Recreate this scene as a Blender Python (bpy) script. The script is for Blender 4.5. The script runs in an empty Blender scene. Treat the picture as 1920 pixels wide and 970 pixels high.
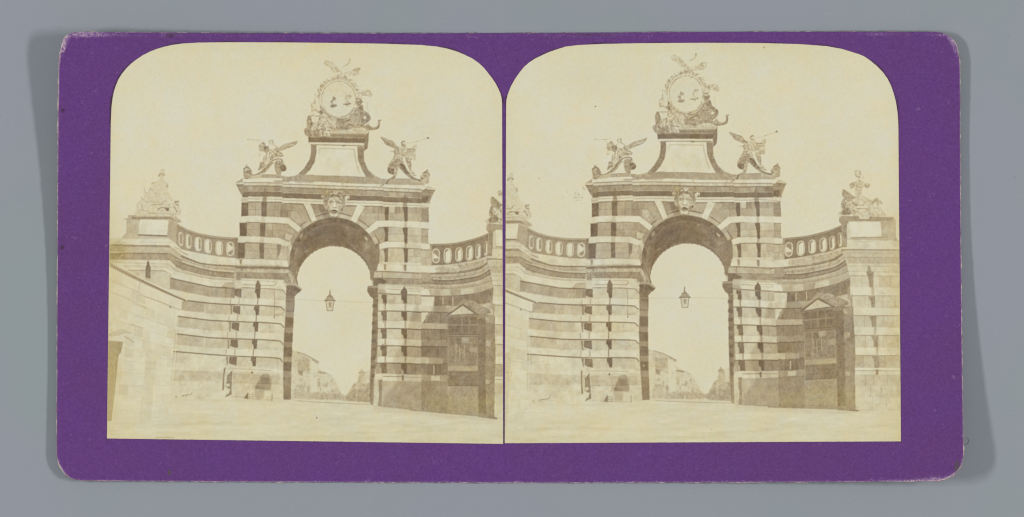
# A bowed purple stereo card with two albumen prints, lying on a grey board under two copy lamps.
import bpy, math, random
import numpy as np
from mathutils import Vector

scene = bpy.context.scene
SC = 0.172 / 1695.0                      # metres per traced unit of the card
DCAM = 0.90                              # camera height above the board

# ---------------------------------------------------------------- camera
cam_d = bpy.data.cameras.new("camera"); cam = bpy.data.objects.new("camera", cam_d)
scene.collection.objects.link(cam); scene.camera = cam
cam.location = (0, 0, DCAM); cam.rotation_euler = (0, 0, 0)
cam_d.sensor_fit = "HORIZONTAL"; cam_d.sensor_width = 36.0
cam_d.lens = 36.0 * DCAM / (1920 * SC)
cam_d.clip_start = 0.01; cam_d.clip_end = 50

# ---------------------------------------------------------------- light of the copy stand
world = bpy.data.worlds.new("World"); scene.world = world; world.use_nodes = True
bg = world.node_tree.nodes["Background"]
bg.inputs["Color"].default_value = (1.0, 1.0, 0.95, 1); bg.inputs["Strength"].default_value = 0.235

def copy_lamp(name, x, power, col):
    l = bpy.data.lights.new(name, "AREA"); l.shape = "RECTANGLE"; l.size = 0.085; l.size_y = 0.30
    l.energy = power; l.color = col
    o = bpy.data.objects.new(name, l); scene.collection.objects.link(o)
    o.location = (x, 0, 0.66)
    o.rotation_euler = (Vector((0, 0, 0)) - Vector(o.location)).to_track_quat("-Z", "Y").to_euler()
    # keep the lamp's long side parallel to the card's short side
    z = -(Vector((0, 0, 0)) - Vector(o.location)).normalized(); yv = Vector((0, 1, 0)); xv = yv.cross(z)
    from mathutils import Matrix
    o.rotation_euler = Matrix((xv, yv, z)).transposed().to_euler()
    return o
copy_lamp("copy_lamp", -0.78, 5.85, (1.0, 1.0, 0.965))
copy_lamp("copy_lamp", 0.78, 5.85, (1.0, 1.0, 0.965))

vs = scene.view_settings
vs.view_transform = "Standard"; vs.look = "None"; vs.gamma = 1.0; vs.exposure = 0.0; vs.use_curve_mapping = False
scene.render.engine = "CYCLES"
scene.cycles.pixel_filter_type = "BLACKMAN_HARRIS"; scene.cycles.filter_width = 1.15

C = scene.collection
def s2l(c):
    c = np.asarray(c, float)
    return np.where(c <= 0.04045, c / 12.92, ((c + 0.055) / 1.055) ** 2.4)
def rgb(r, g, b, k=1.0):
    v = s2l(np.array([r, g, b]) / 255.0) * k
    return (float(v[0]), float(v[1]), float(v[2]), 1.0)
KEXP = 1.035                              # even brightness factor on the print pigment

# ---------------------------------------------------------------- how the card is bowed
def Zs(px, py):
    """height (m) of the underside of the card above the board at a traced point"""
    u = (np.asarray(px, float) - 957) / 850.0; v = (482 - np.asarray(py, float)) / 420.0
    t = -np.sign(u) * v                                   # +1 at the two lifted corners
    E = np.interp(t, [-1.1, -0.8, -0.55, -0.3, 0.0, 0.25, 0.5, 0.75, 1.0, 1.1], [1.25, 1.02, .84, .80, 1.15, 1.75, 2.6, 3.75, 5.0, 5.5])
    Es = np.interp(t - .12, [-1.1, -0.8, -0.55, -0.3, 0.0, 0.25, 0.5, 0.75, 1.0, 1.1], [1.25, 1.02, .84, .80, 1.15, 1.75, 2.6, 3.75, 5.0, 5.5])
    Et = np.interp(t + .12, [-1.1, -0.8, -0.55, -0.3, 0.0, 0.25, 0.5, 0.75, 1.0, 1.1], [1.25, 1.02, .84, .80, 1.15, 1.75, 2.6, 3.75, 5.0, 5.5])
    return (0.05 + (E + Es + Et) / 3 * np.abs(u) ** 2.2) * 1e-3 * 1.0
THICK = 0.00062
def world_pts(px, py, z):
    k = 1 - z / DCAM
    return np.stack([(px - 960) * SC * k, (485 - py) * SC * k, z], -1)

def make_mesh(name, verts, faces, mats, parent=None, smooth=True, attrs=None, mat_idx=None):
    me = bpy.data.meshes.new(name)
    verts = np.ascontiguousarray(verts, np.float32); faces = np.ascontiguousarray(faces, np.int32)
    me.vertices.add(len(verts)); me.vertices.foreach_set("co", verts.ravel())
    n = len(faces); k = faces.shape[1]
    me.loops.add(n * k); me.loops.foreach_set("vertex_index", faces.ravel())
    me.polygons.add(n); me.polygons.foreach_set("loop_start", np.arange(0, n * k, k, dtype=np.int32))
    me.polygons.foreach_set("loop_total", np.full(n, k, np.int32))
    me.polygons.foreach_set("use_smooth", np.full(n, smooth))
    for m in mats: me.materials.append(m)
    if mat_idx is not None: me.polygons.foreach_set("material_index", np.ascontiguousarray(mat_idx, np.int32))
    for an, (kind, data) in (attrs or {}).items():
        a = me.attributes.new(an, kind, "POINT")
        a.data.foreach_set("color" if kind == "FLOAT_COLOR" else "value", np.ascontiguousarray(data, np.float32).ravel())
    me.update(calc_edges=True); me.validate()
    o = bpy.data.objects.new(name, me); C.objects.link(o)
    if parent: o.parent = parent
    return o

def tag(o, label=None, cat=None, kind=None, group=None):
    for k, v in (("label", label), ("category", cat), ("kind", kind), ("group", group)):
        if v: o[k] = v
    return o

class N:
    """small helper for node materials"""
    def __init__(s, name, rough=0.8, spec=0.2):
        s.m = bpy.data.materials.new(name); s.m.use_nodes = True; s.t = s.m.node_tree
        s.b = s.t.nodes["Principled BSDF"]; s.b.inputs["Roughness"].default_value = rough
        s.b.inputs["Specular IOR Level"].default_value = spec
        s.geo = s.t.nodes.new("ShaderNodeTexCoord").outputs["Object"]
    def node(s, kind, **kw):
        n = s.t.nodes.new(kind)
        for k, v in kw.items(): setattr(n, k, v)
        return n
    def link(s, a, b): s.t.links.new(a, b)
    def noise(s, scale, detail=4, rough=.55, stretch=None, dist=0.0):
        v = s.geo
        if stretch:
            mp = s.node("ShaderNodeMapping"); mp.inputs["Scale"].default_value = stretch; s.link(v, mp.inputs[0]); v = mp.outputs[0]
        n = s.node("ShaderNodeTexNoise"); n.inputs["Scale"].default_value = scale; n.inputs["Detail"].default_value = detail
        n.inputs["Roughness"].default_value = rough; n.inputs["Distortion"].default_value = dist; s.link(v, n.inputs["Vector"])
        return n.outputs["Fac"]
    def ramp(s, fac, a, b, va=0.0, vb=1.0):
        n = s.node("ShaderNodeMapRange", interpolation_type="SMOOTHSTEP")
        for i, v in ((1, a), (2, b), (3, va), (4, vb)): n.inputs[i].default_value = v
        s.link(fac, n.inputs[0]); return n.outputs[0]
    def math(s, op, a, b):
        n = s.node("ShaderNodeMath", operation=op)
        for i, v in ((0, a), (1, b)):
            if isinstance(v, (int, float)): n.inputs[i].default_value = v
            else: s.link(v, n.inputs[i])
        return n.outputs[0]
    def mix(s, fac, a, b, mode="MIX"):
        n = s.node("ShaderNodeMix", data_type="RGBA", blend_type=mode)
        for i, v in ((0, fac), (6, a), (7, b)):
            if isinstance(v, (int, float)): n.inputs[i].default_value = v
            elif isinstance(v, tuple): n.inputs[i].default_value = v
            else: s.link(v, n.inputs[i])
        return n.outputs[2]
    def attr(s, name, out="Fac"):
        n = s.node("ShaderNodeAttribute", attribute_name=name); return n.outputs[out]
    def bump(s, h, strength, dist):
        n = s.node("ShaderNodeBump"); n.inputs["Strength"].default_value = strength; n.inputs["Distance"].default_value = dist
        s.link(h, n.inputs["Height"]); s.link(n.outputs[0], s.b.inputs["Normal"])
    def done(s, col): s.link(col, s.b.inputs["Base Color"]); return s.m

# ---------------------------------------------------------------- grey board the card lies on
def board_material():
    n = N("grey_board", .9, .12)
    a = n.noise(26, 2, .5); b = n.noise(9, 2, .5, stretch=(1, 1.5, 1)); f = n.noise(2600, 2, .6); fb = n.noise(900, 3, .6, stretch=(1, 2.2, 1))
    c = n.mix(n.ramp(a, .40, .60), rgb(146, 151, 163), rgb(143, 153, 157))
    c = n.mix(n.ramp(b, .35, .65, 0, .55), c, rgb(147, 151, 163))
    c = n.mix(n.ramp(f, .25, .75, 0, .05), c, rgb(110, 115, 120))
    c = n.mix(n.ramp(fb, .3, .72, 0, .05), c, rgb(170, 175, 178))
    sp = n.noise(620, 1, .5); c = n.mix(n.ramp(sp, .76, .80, 0, .16), c, rgb(112, 116, 116))
    n.bump(f, .08, .0001)
    return n.done(c)
g_ = 40; X, Y = np.meshgrid(np.linspace(-1.6, 1.6, g_), np.linspace(-1.2, 1.2, g_))
V = np.stack([X.ravel(), Y.ravel(), np.zeros(g_ * g_)], -1)
I = np.arange(g_ * g_).reshape(g_, g_)
Fc = np.stack([I[:-1, :-1].ravel(), I[:-1, 1:].ravel(), I[1:, 1:].ravel(), I[1:, :-1].ravel()], -1)
board = make_mesh("tabletop", V, Fc, [board_material()]); tag(board, kind="structure")

# ---------------------------------------------------------------- picture of the albumen prints
# The two prints are flat: their image is laid down as pigment on the paper surface.
SS = 2                                        # canvas samples per print unit

# matching points of the two views of the stereo pair (left view -> right view)
PAIRS = """607,118 1257.3,108.2;675.9,129 1325.7,118;635,187.8 1286.6,178;713.6,226 1366,216;570,242.7 1224,236.7;692.7,245 1346,236.7
464,261 1115,261;805,258.6 1458.8,246.8;441.7,342.6 1096.7,344.4;817,354.3 1475.7,341.6;603,369 1261,362.8;632,405 1288.6,401
567,543.4 1230.6,540.9;688,545.5 1354,537;626,461.5 1287,456.5;618,572.8 1283.5,566.7;545.3,749.6 1218,749.6;691,756 1368.8,753.6
926,781 1603,766.5;878,562.5 1545,549;262,412 917,421;316,413.5 971.3,420;314.5,441.3 969.4,448;334,418.6 993,426.6;445,446 1103,447.4
348.5,565 1005.8,568.7;319.4,762 986,771;806,458 1468,447.6;944,432.5 1608,416;338,662 1002,667;430,635 1092,637;430,742 1105,750
512,520 1172,518;720,500 1383,491;840,500 1502,485;918,405 1578,392;840,768 1508,758;866,695 1537,682;320,744 990,752;836,560 1497,553"""

def _tps(src, dst):
    src = np.array(src, float); dst = np.array(dst, float)
    n = len(src); sc = 300.0; c = src.mean(0)
    s = (src - c) / sc
    def U(a, b):
        r2 = ((a[:, None, :] - b[None, :, :]) ** 2).sum(-1)
        return r2 * np.log(r2 + 1e-9)
    K = U(s, s) + np.eye(n) * 0.02
    Pm = np.hstack([np.ones((n, 1)), s])
    A = np.zeros((n + 3, n + 3)); A[:n, :n] = K; A[:n, n:] = Pm; A[n:, :n] = Pm.T
    w = np.linalg.solve(A, np.vstack([dst - src, np.zeros((3, 2))]))
    def f(p):
        q = (np.asarray(p, float) - c) / sc
        return np.asarray(p, float) + U(q, s) @ w[:n] + np.hstack([np.ones((len(q), 1)), q]) @ w[n:]
    return f

_L = []; _R = []
for tok in PAIRS.replace("\n", ";").split(";"):
    a, b = tok.split()
    _L.append([float(v) for v in a.split(",")]); _R.append([float(v) for v in b.split(",")])
L2R = _tps(_L, _R); R2L = _tps(_R, _L)

def upsample(g, H, W):
    gh, gw = g.shape
    y = np.linspace(0, gh - 1.001, H); x = np.linspace(0, gw - 1.001, W)
    yi = y.astype(int); xi = x.astype(int)
    fy = (y - yi); fx = (x - xi)
    fy = (fy * fy * (3 - 2 * fy))[:, None]; fx = (fx * fx * (3 - 2 * fx))[None]
    a = g[yi][:, xi]; b = g[yi][:, xi + 1]; c = g[yi + 1][:, xi]; d = g[yi + 1][:, xi + 1]
    return (a * (1 - fx) + b * fx) * (1 - fy) + (c * (1 - fx) + d * fx) * fy

def vnoise(H, W, px, rng):
    return upsample(rng.standard_normal((max(3, int(H / px) + 2), max(3, int(W / px) + 2))), H, W)

def gblur(a, s):
    r = int(3 * s + 1); k = np.exp(-np.arange(-r, r + 1) ** 2 / (2 * s * s)); k /= k.sum()
    p = np.pad(a, ((r, r), (0, 0)), mode="edge")
    o = sum(k[i] * p[i:i + a.shape[0]] for i in range(2 * r + 1))
    p = np.pad(o, ((0, 0), (r, r)), mode="edge")
    return sum(k[i] * p[:, i:i + a.shape[1]] for i in range(2 * r + 1))

def smooth_pts(p, closed, k=5):
    n = len(p); out = []
    rng_ = range(n) if closed else range(n - 1)
    for i in rng_:
        if closed: p0, p1, p2, p3 = p[(i - 1) % n], p[i], p[(i + 1) % n], p[(i + 2) % n]
        else: p0, p1, p2, p3 = p[max(i - 1, 0)], p[i], p[i + 1], p[min(i + 2, n - 1)]
        for j in range(k):
            t = j / k
            out.append(0.5 * ((2 * p1) + (-p0 + p2) * t + (2 * p0 - 5 * p1 + 4 * p2 - p3) * t * t + (-p0 + 3 * p1 - 3 * p2 + p3) * t ** 3))
    if not closed: out.append(p[-1])
    return np.array(out)

class Pic:
    """One printed view: tone, yellowing and depicted-thing index on a raster in the units of the traced print."""
    def __init__(s, view, box):
        s.view = view; s.x0, s.y0, s.x1, s.y1 = box
        s.W = int((s.x1 - s.x0) * SS); s.H = int((s.y1 - s.y0) * SS)
        s.t = np.full((s.H, s.W), 212.0, np.float32)
        s.id = np.zeros((s.H, s.W), np.int16)
        s.yel = np.zeros((s.H, s.W), np.float32)
        r = np.random.default_rng(11)
        H, W = s.H, s.W
        s.n1 = (vnoise(H, W, 60, r) * .25 + vnoise(H, W, 20, r) * .35 + vnoise(H, W, 7, r) * .65 + vnoise(H, W, 3.2, r) * .95).astype(np.float32)
        s.rng = np.random.default_rng(5)
        s.cur = 0; s.F(0, 0, 1)
    def F(s, x, y, k, co="L"): s.fx, s.fy, s.fk, s.fc = x, y, k, co
    def pts(s, a, closed=True, sm=False):
        if isinstance(a, str): a = [[float(v) for v in q.split(",")] for q in a.split()]
        p = np.array(a, float)
        p = p / s.fk + np.array([s.fx, s.fy])
        if sm: p = smooth_pts(p, closed)
        else:                                             # split long edges so that they follow the view's geometry
            out = []; n = len(p)
            for i in range(n if closed else n - 1):
                q0, q1 = p[i], p[(i + 1) % n]
                m = max(1, int(np.hypot(*(q1 - q0)) / 24))
                for j in range(m): out.append(q0 + (q1 - q0) * j / m)
            if not closed: out.append(p[-1])
            p = np.array(out)
        if s.view == "R" and s.fc == "L": p = L2R(p)
        if s.view == "L" and s.fc == "R": p = R2L(p)
        return (p - np.array([s.x0, s.y0])) * SS
    def mask(s, p):
        x0 = max(0, int(p[:, 0].min()) - 1); x1 = min(s.W, int(p[:, 0].max()) + 2)
        y0 = max(0, int(p[:, 1].min()) - 1); y1 = min(s.H, int(p[:, 1].max()) + 2)
        if x1 <= x0 or y1 <= y0: return None
        X = np.arange(x0, x1) + .5; Y = np.arange(y0, y1) + .5
        m = np.zeros((y1 - y0, x1 - x0), bool); n = len(p)
        for i in range(n):
            ax, ay = p[i]; bx, by = p[(i + 1) % n]
            if ay == by: continue
            lo, hi = (ay, by) if ay < by else (by, ay)
            ra = max(0, int(math.ceil(lo - y0 - .5))); rb = min(y1 - y0, int(math.ceil(hi - y0 - .5)))
            if rb <= ra: continue
            xc = ax + (Y[ra:rb] - ay) * (bx - ax) / (by - ay)
            m[ra:rb] ^= X[None, :] < xc[:, None]
        return (slice(y0, y1), slice(x0, x1)), m
    def P(s, a, tone, n=5, al=1.0, sm=False, own=True):
        r = s.mask(s.pts(a, True, sm))
        if r is None: return
        sl, m = r
        v = tone + .55 * n * s.n1[sl]
        s.t[sl] = np.where(m, s.t[sl] * (1 - al) + v * al, s.t[sl])
        if own: s.id[sl] = np.where(m, s.cur, s.id[sl])
    def M(s, a, f, sm=False, soft=0, yel=0):               # multiply (shade in the photographed scene) / yellow
        p = s.pts(a, True, sm)
        r = s.mask(p)
        if r is None: return
        sl, m = r
        if soft:
            k = soft * SS
            y0 = max(0, sl[0].start - int(3 * k)); y1 = min(s.H, sl[0].stop + int(3 * k))
            x0 = max(0, sl[1].start - int(3 * k)); x1 = min(s.W, sl[1].stop + int(3 * k))
            b = np.zeros((y1 - y0, x1 - x0), np.float32)
            b[sl[0].start - y0:sl[0].stop - y0, sl[1].start - x0:sl[1].stop - x0] = m
            m = gblur(b, k); sl = (slice(y0, y1), slice(x0, x1))
        m = m.astype(np.float32)
        s.t[sl] *= 1 + (f - 1) * m
        s.yel[sl] += yel * m
    def S(s, a, w, tone, al=1.0, sm=True, own=False, taper=0, n=0, soft=1.0):
        p = s.pts(a, False, sm); w = w / s.fk * SS / 2
        x0 = max(0, int(p[:, 0].min() - w) - 2); x1 = min(s.W, int(p[:, 0].max() + w) + 3)
        y0 = max(0, int(p[:, 1].min() - w) - 2); y1 = min(s.H, int(p[:, 1].max() + w) + 3)
        if x1 <= x0 or y1 <= y0: return
        Y, X = np.mgrid[y0:y1, x0:x1] + .5
        best = np.full(X.shape, -9.0)
        m = len(p) - 1
        for i in range(m):
            ax, ay = p[i]; dx, dy = p[i + 1] - p[i]
            q = dx * dx + dy * dy + 1e-9
            u = np.clip(((X - ax) * dx + (Y - ay) * dy) / q, 0, 1)
            d = np.hypot(X - ax - u * dx, Y - ay - u * dy)
            ww = w * (1 - taper * (i + u) / m)
            best = np.maximum(best, ww - d)
        c = np.clip(best / soft + .5, 0, 1) * al
        sl = (slice(y0, y1), slice(x0, x1))
        s.t[sl] = s.t[sl] * (1 - c) + (tone + n * s.n1[sl]) * c
        if own: s.id[sl] = np.where(best > 0, s.cur, s.id[sl])
    def dots(s, a, w, tone, al=1):
        big = w / s.fk > 2.4
        for q in a.split(): s.S(q + " " + q, w * (.9 if big else 1), tone, al * (.85 if big else 1), sm=False, soft=3.0 if big else 1.2)
    def band(s, xs, top, bot, tone, n=5, own=True):
        up = list(zip(xs, top)); lo = list(zip(xs, bot))[::-1]
        s.P(up + lo, tone, n, own=own)
    def blocks(s, x0, y0, x1, y1, tone, nx, ny, jit=8, n=6, skew=0.0, jt=-30, jw=.9):
        """courses of ashlar: slightly different tone per stone, thin joints"""
        hs = (y1 - y0) / ny
        for j in range(ny):
            cut = [0] + sorted(np.clip((np.arange(1, nx) + s.rng.uniform(-.25, .25, nx - 1)) / nx, 0, 1).tolist()) + [1]
            for i in range(nx):
                a = x0 + (x1 - x0) * cut[i]; b = x0 + (x1 - x0) * cut[i + 1]
                ya, yb = y0 + hs * j, y0 + hs * (j + 1)
                t = tone + s.rng.uniform(-jit, jit)
                s.P([(a, ya + skew * (a - x0)), (b, ya + skew * (b - x0)), (b, yb + skew * (b - x0)), (a, yb + skew * (a - x0))], t, n)
                if i: s.S([(a, ya + skew * (a - x0)), (a, yb + skew * (a - x0))], jw * s.fk, tone + jt, .75, sm=False)
            if j: s.S([(x0, y0 + hs * j), (x1, y0 + hs * j + skew * (x1 - x0))], jw * s.fk, tone + jt, .75, sm=False)
NAMES = ["", "unpaved_ground", "distant_street", "arched_gateway", "curved_wall", "balustrade", "statue_pedestal", "seated_statue",
         "medallion_sculpture", "trumpeting_angel", "mask_keystone", "street_lantern", "gate_hut", "roadside_building", "curved_wall", "balustrade",
         "statue_pedestal", "seated_statue", "trumpeting_angel", "inscription_attic"]
SKY, GROUND, STREET, GATE, WALLL, BALL, PEDL, STATL, MEDAL, ANGL, MASK, LANT, HUT, SHED, WALLR, BALR, PEDR, STATR, ANGR, ATTIC = range(20)

def oval(cx, cy, w, h, c=.45):                            # rounded oblong of the balustrade openings
    a = np.radians(np.arange(0, 360, 15)); e = .80
    sg = lambda v: np.sign(v) * np.abs(v) ** e
    st = max(h - w * 1.25, 0) * .55
    return [(cx + w * float(sg(np.cos(t))), cy + (h - st) * float(sg(np.sin(t))) + st * float(np.clip(np.sin(t) * 4, -1, 1))) for t in a]

def ring(cx, cy, rx, ry, a0=0, a1=360, n=40):
    return [(cx + rx * math.cos(math.radians(a)), cy + ry * math.sin(math.radians(a))) for a in np.linspace(a0, a1, n)]

def sector(cx, cy, r0, r1, a0, a1, n=10):
    return [(cx + r0[0] * math.cos(a), cy + r0[1] * math.sin(a)) for a in np.radians(np.linspace(a0, a1, n))] + \
           [(cx + r1[0] * math.cos(a), cy + r1[1] * math.sin(a)) for a in np.radians(np.linspace(a1, a0, n))]

def draw(g):
    P, S, F, M, B = g.P, g.S, g.F, g.M, g.blocks
    # ---------------- sky variation
    g.t += g.n1 * 1.2
    # ---------------- ground
    g.cur = GROUND; F(0, 0, 1)
    P("150,752 320,742 420,748 545,750 600,752 690,757 700,762 790,769 864,777 926,781 1100,786 1100,860 150,860", 206, 2.0)
    for i in range(150):
        x = g.rng.uniform(180, 1050); y = g.rng.uniform(756, 828); l = g.rng.uniform(14, 60)
        if y < 752 + max(0, x - 690) * .13 + 6: y += 26
        S([(x, y), (x + l * .5, y - g.rng.uniform(-1, 2)), (x + l, y + g.rng.uniform(-1, 2.5))], g.rng.uniform(1.5, 6), 206 + g.rng.uniform(-13, 6), .3, soft=4.0)
    for i in range(16):
        x = g.rng.uniform(200, 900); y = g.rng.uniform(790, 824)
        S([(x, y), (x + 30, y + 2), (x + 60, y + 1)], 7, 186, .22, soft=6)
    M([(320, 738), (545, 747), (545, 757), (320, 752)], .965, soft=3); M([(700, 761), (860, 776), (926, 782), (926, 792), (700, 770)], .93, soft=3)
    for i in range(26):
        x = g.rng.uniform(230, 1000); y = g.rng.uniform(768, 826)
        S([(x - 60, y + 12), (x, y), (x + 70, y - 10)], g.rng.uniform(5, 12), g.rng.uniform(188, 200), .16, soft=8)
    # ---------------- street seen through the arch
    g.cur = STREET; F(540, 640, 5.575)
    P("-10,85 40,90 120,118 240,175 320,215 308,262 345,300 400,330 480,380 520,455 560,540 600,590 640,520 690,440 735,410 745,330 770,292 800,320 880,292 890,660 600,636 200,622 -10,606", 199, 4)
    P("40,95 120,122 235,180 232,312 100,300 40,240", 190, 6)
    P("100,190 232,190 228,315 150,300 100,290", 176, 10)
    S("95,112 180,140 250,178 322,216", 9, 152); S("250,190 318,232", 10, 168)
    S("100,300 165,315 228,335", 8, 160); P("104,305 156,315 152,362 108,352", 158, 10)
    g.dots("165,205 165,240 190,270 60,240 52,262", 9, 145)
    P("232,205 300,232 300,540 232,540", 206, 3); S("232,200 232,540", 4, 180, .6)
    P("310,315 402,330 385,345 318,328", 150, 8); P("318,345 440,385 470,520 470,560 315,555", 198, 8)
    S("400,330 460,365", 7, 170, .8)
    for x, y, w, h, t in [(120, 395, 22, 26, 165), (172, 425, 14, 60, 172), (200, 465, 28, 70, 170), (268, 330, 8, 60, 182), (282, 330, 8, 60, 182), (310, 390, 26, 80, 172),
                          (335, 480, 14, 40, 170), (360, 450, 55, 30, 172), (395, 430, 20, 50, 166), (450, 400, 12, 60, 176), (480, 430, 10, 40, 178), (452, 500, 20, 50, 172)]:
        P([(x, y), (x + w, y + 4), (x + w, y + h), (x, y + h)], t, 12, al=.75)
    P("470,480 560,540 600,590 600,610 470,600", 188, 8)
    # booth
    P("82,470 95,452 160,455 172,480 178,600 76,600", 184, 7); S("82,470 172,478", 6, 160); S("76,500 74,595", 7, 158, .8); S("92,530 172,530", 4, 168, .6)
    P("36,505 72,508 72,600 36,596", 190, 6); S("40,560 70,560", 3, 170)
    # crowd, carts and shade along the road
    P("180,545 330,530 520,556 620,560 620,616 180,606", 178, 10, al=.8)
    for i in range(46):
        x = g.rng.uniform(185, 610); h = g.rng.uniform(18, 62)
        S([(x, 606), (x + g.rng.uniform(-4, 4), 606 - h)], g.rng.uniform(5, 12), g.rng.uniform(150, 182), .55)
    # trees and turret at the right of the street
    P("560,616 600,585 640,520 690,440 735,415 742,345 735,330 768,295 800,322 795,430 830,450 878,380 878,645 700,632", 176, 12, al=.9)
    P("600,600 650,530 700,500 800,520 860,440 872,642 640,622", 158, 12, al=.85)
    P("800,330 874,296 874,380 830,430 800,420", 196, 5)
    P("742,335 765,312 790,335 790,420 745,420", 180, 10); S("768,290 768,312", 7, 160); S("740,330 800,322", 8, 158)
    S("718,440 720,500 716,575", 9, 204, .9); g.dots("735,400 832,460 772,520 700,460 850,400", 14, 140, .8)
    for i in range(60):
        x = g.rng.uniform(600, 870); y = g.rng.uniform(440, 630)
        if y < 640 - (x - 560) * 1.0: continue
        g.dots("%f,%f" % (x, y), g.rng.uniform(8, 20), g.rng.uniform(146, 190), .5)
    g.cur = GROUND
    P("36,600 860,648 860,662 300,636 36,618", 203, 3); S("95,622 300,638 860,662", 6, 158, .85); S("40,612 90,622", 5, 170, .6)

    # ---------------- wall behind the left pier and under the left balustrade
    g.cur = WALLL; F(0, 0, 1)
    xs = [200, 314, 328, 350, 376, 400, 446]
    C = [[447, 447, 463, 470, 475.5, 480, 484], [459, 459, 473, 483, 493, 496, 498.5], [461, 461, 477, 487, 496, 499, 501], [474, 474, 486, 494, 502, 507, 511],
         [476, 476, 488, 496, 504, 509, 512.5], [487, 487, 500, 508, 515, 519, 523], [493, 493, 508, 514, 520, 524, 527], [509, 509, 523, 529, 535, 538.8, 541]]
    P([(200, 447)] + list(zip(xs, C[0])) + [(446, 745), (200, 742)], 186, 5)
    tn = [(0, 1, 207, 3), (1, 2, 148, 8), (2, 3, 178, 9), (3, 4, 150, 6), (4, 5, 158, 12), (5, 6, 200, 5), (6, 7, 209, 3)]
    for a, b, t, n in tn: g.band(xs, C[a], C[b], t, n)
    S(list(zip(xs, [v + .6 for v in C[0]])), 1.2, 190, .6, sm=False)
    S(list(zip(xs, [v - .2 for v in C[3]])), 2.4, 204, .8, sm=False); S(list(zip(xs, C[4])), 1.3, 130, .8, sm=False)
    S(list(zip(xs, [v + 2.5 for v in C[5]])), 1.0, 168, .8, sm=False); S(list(zip(xs, C[6])), 1.0, 165, .8, sm=False)
    S(list(zip(xs, [v + 5 for v in C[6]])), .8, 190, .6, sm=False)
    for i in range(70):                                    # weathering streaks below the ledge
        x = g.rng.uniform(330, 446); k = np.interp(x, xs, C[1 if i % 2 else 4])
        S([(x, k), (x + g.rng.uniform(-1, 1), k + g.rng.uniform(3, 10))], g.rng.uniform(1, 2.6), g.rng.uniform(128, 160), .35)
    for k, dy, w, t, al in ((1, .9, 1.0, 124, .7), (2, 1.0, 1.0, 206, .8), (3, -4, .8, 150, .6), (4, 1.2, 1.0, 124, .6), (5, -.8, 1.4, 132, .5), (5, 1.0, 1.2, 208, .8), (6, -1.4, .8, 168, .7), (6, 1.4, 1.2, 210, .8)):
        S(list(zip(xs, [v + dy for v in C[k]])), w, t, al, sm=False)
    S("326,462 340,472 352,478", 2, 150, .7); S("318,475 332,485 340,489", 3, 138, .8); S("316,486 330,497 345,507", 2.4, 145, .7)
    ln = [([319, 394, 430, 446], [521.8, 538.3, 540.5, 541.2]), ([319, 349, 394, 440, 446], [559, 563.6, 569, 572, 572.4]), ([319, 336, 394, 430, 446], [591, 593.6, 601, 602.8, 603.6]),
          ([319, 333, 394, 446], [625, 626.4, 633.6, 635.6]), ([319, 330, 394, 446], [658.5, 659.6, 665, 668.4])]
    for k, (lx, ly) in enumerate(ln):
        X = np.linspace(319, 446, 8); Y = np.interp(X, lx, ly)
        nxt = np.interp(X, *ln[k + 1]) if k < 4 else Y + 34
        hh = np.linspace(20.5, 18, 8)
        cuts = np.sort(g.rng.uniform(0, 7, 5)).tolist(); prev = 0.0
        for c in cuts + [7]:
            i0, i1 = prev, c
            xa, xb = np.interp([i0, i1], range(8), X); ya, yb = np.interp([xa, xb], X, Y)
            t = [168, 180, 188, 188, 194][k] + g.rng.uniform(-9, 9) + (7 if xa > 380 and k else 0)
            P([(xa, ya + 1), (xb, yb + 1), (xb, yb + 18.5), (xa, ya + 20)], t, 7)
            S([(xb, yb + 1), (xb, yb + 18)], .7, t - 18, .6, sm=False); prev = c
        P(list(zip(X, Y + hh)) + list(zip(X, nxt))[::-1], 204, 4)
        S(list(zip(X, Y)), 1.9, 122, .95, sm=False)
    P("319,694 446,699 446,714 319,714", 188, 7); P("319,714 446,714 446,741 319,741", 200, 5)
    for x in (345, 366, 394, 420): S([(x, 695), (x, 714)], .7, 172, .7, sm=False)
    S("319,714 446,716", .8, 180, .7); P("319,734 446,736 440,750 319,748", 204, 2)
    F(200, 560, 5); g.dots("648,920 655,922", 10, 130, .8); S("700,915 740,905 790,900 800,880", 7, 150, .8); g.dots("720,912 745,908", 8, 120); S("640,935 700,930 820,915 900,940", 3, 176, .8)
    S("770,205 772,275", 3, 206, .7); S("900,720 902,760", 6, 206, .8)
    # shade of the pier on the wall
    F(410, 510, 5); M("20,145 60,100 150,95 150,150", .86); P("115,165 145,150 148,245 118,235", 150, 6); P("108,310 130,312 124,400 112,400", 150); P("95,470 118,470 112,560 100,560", 155)
    P("82,635 102,635 98,720 86,720", 150); P("68,795 90,795 86,870 76,870", 150); S("62,900 50,960 45,1100", 10, 150)

    # ---------------- left balustrade
    g.cur = BALL; F(0, 0, 1)
    bx = [329, 336, 350, 370, 394, 410, 430, 446]; bt = [417.5, 422.5, 430, 437, 441.8, 444, 445.5, 446]
    bb = [464.5, 467, 470, 474, 478.5, 481, 483.3, 484.5]
    g.band(bx, bt, bb, 156, 6)
    S(list(zip(bx, [v + .4 for v in bt])), 1.4, 150, 1, sm=False); S(list(zip(bx, [v + 1.8 for v in bt])), 1.3, 188, .9, sm=False); S(list(zip(bx, [v + 4.0 for v in bt])), 3.2, 142, .8, sm=False)
    ov = [(339, 448.5, 4.4), (353.4, 453, 5.6), (371.4, 458, 6.4), (390, 462, 7), (411, 465.6, 7.2), (431.6, 467, 7.6)]
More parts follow.
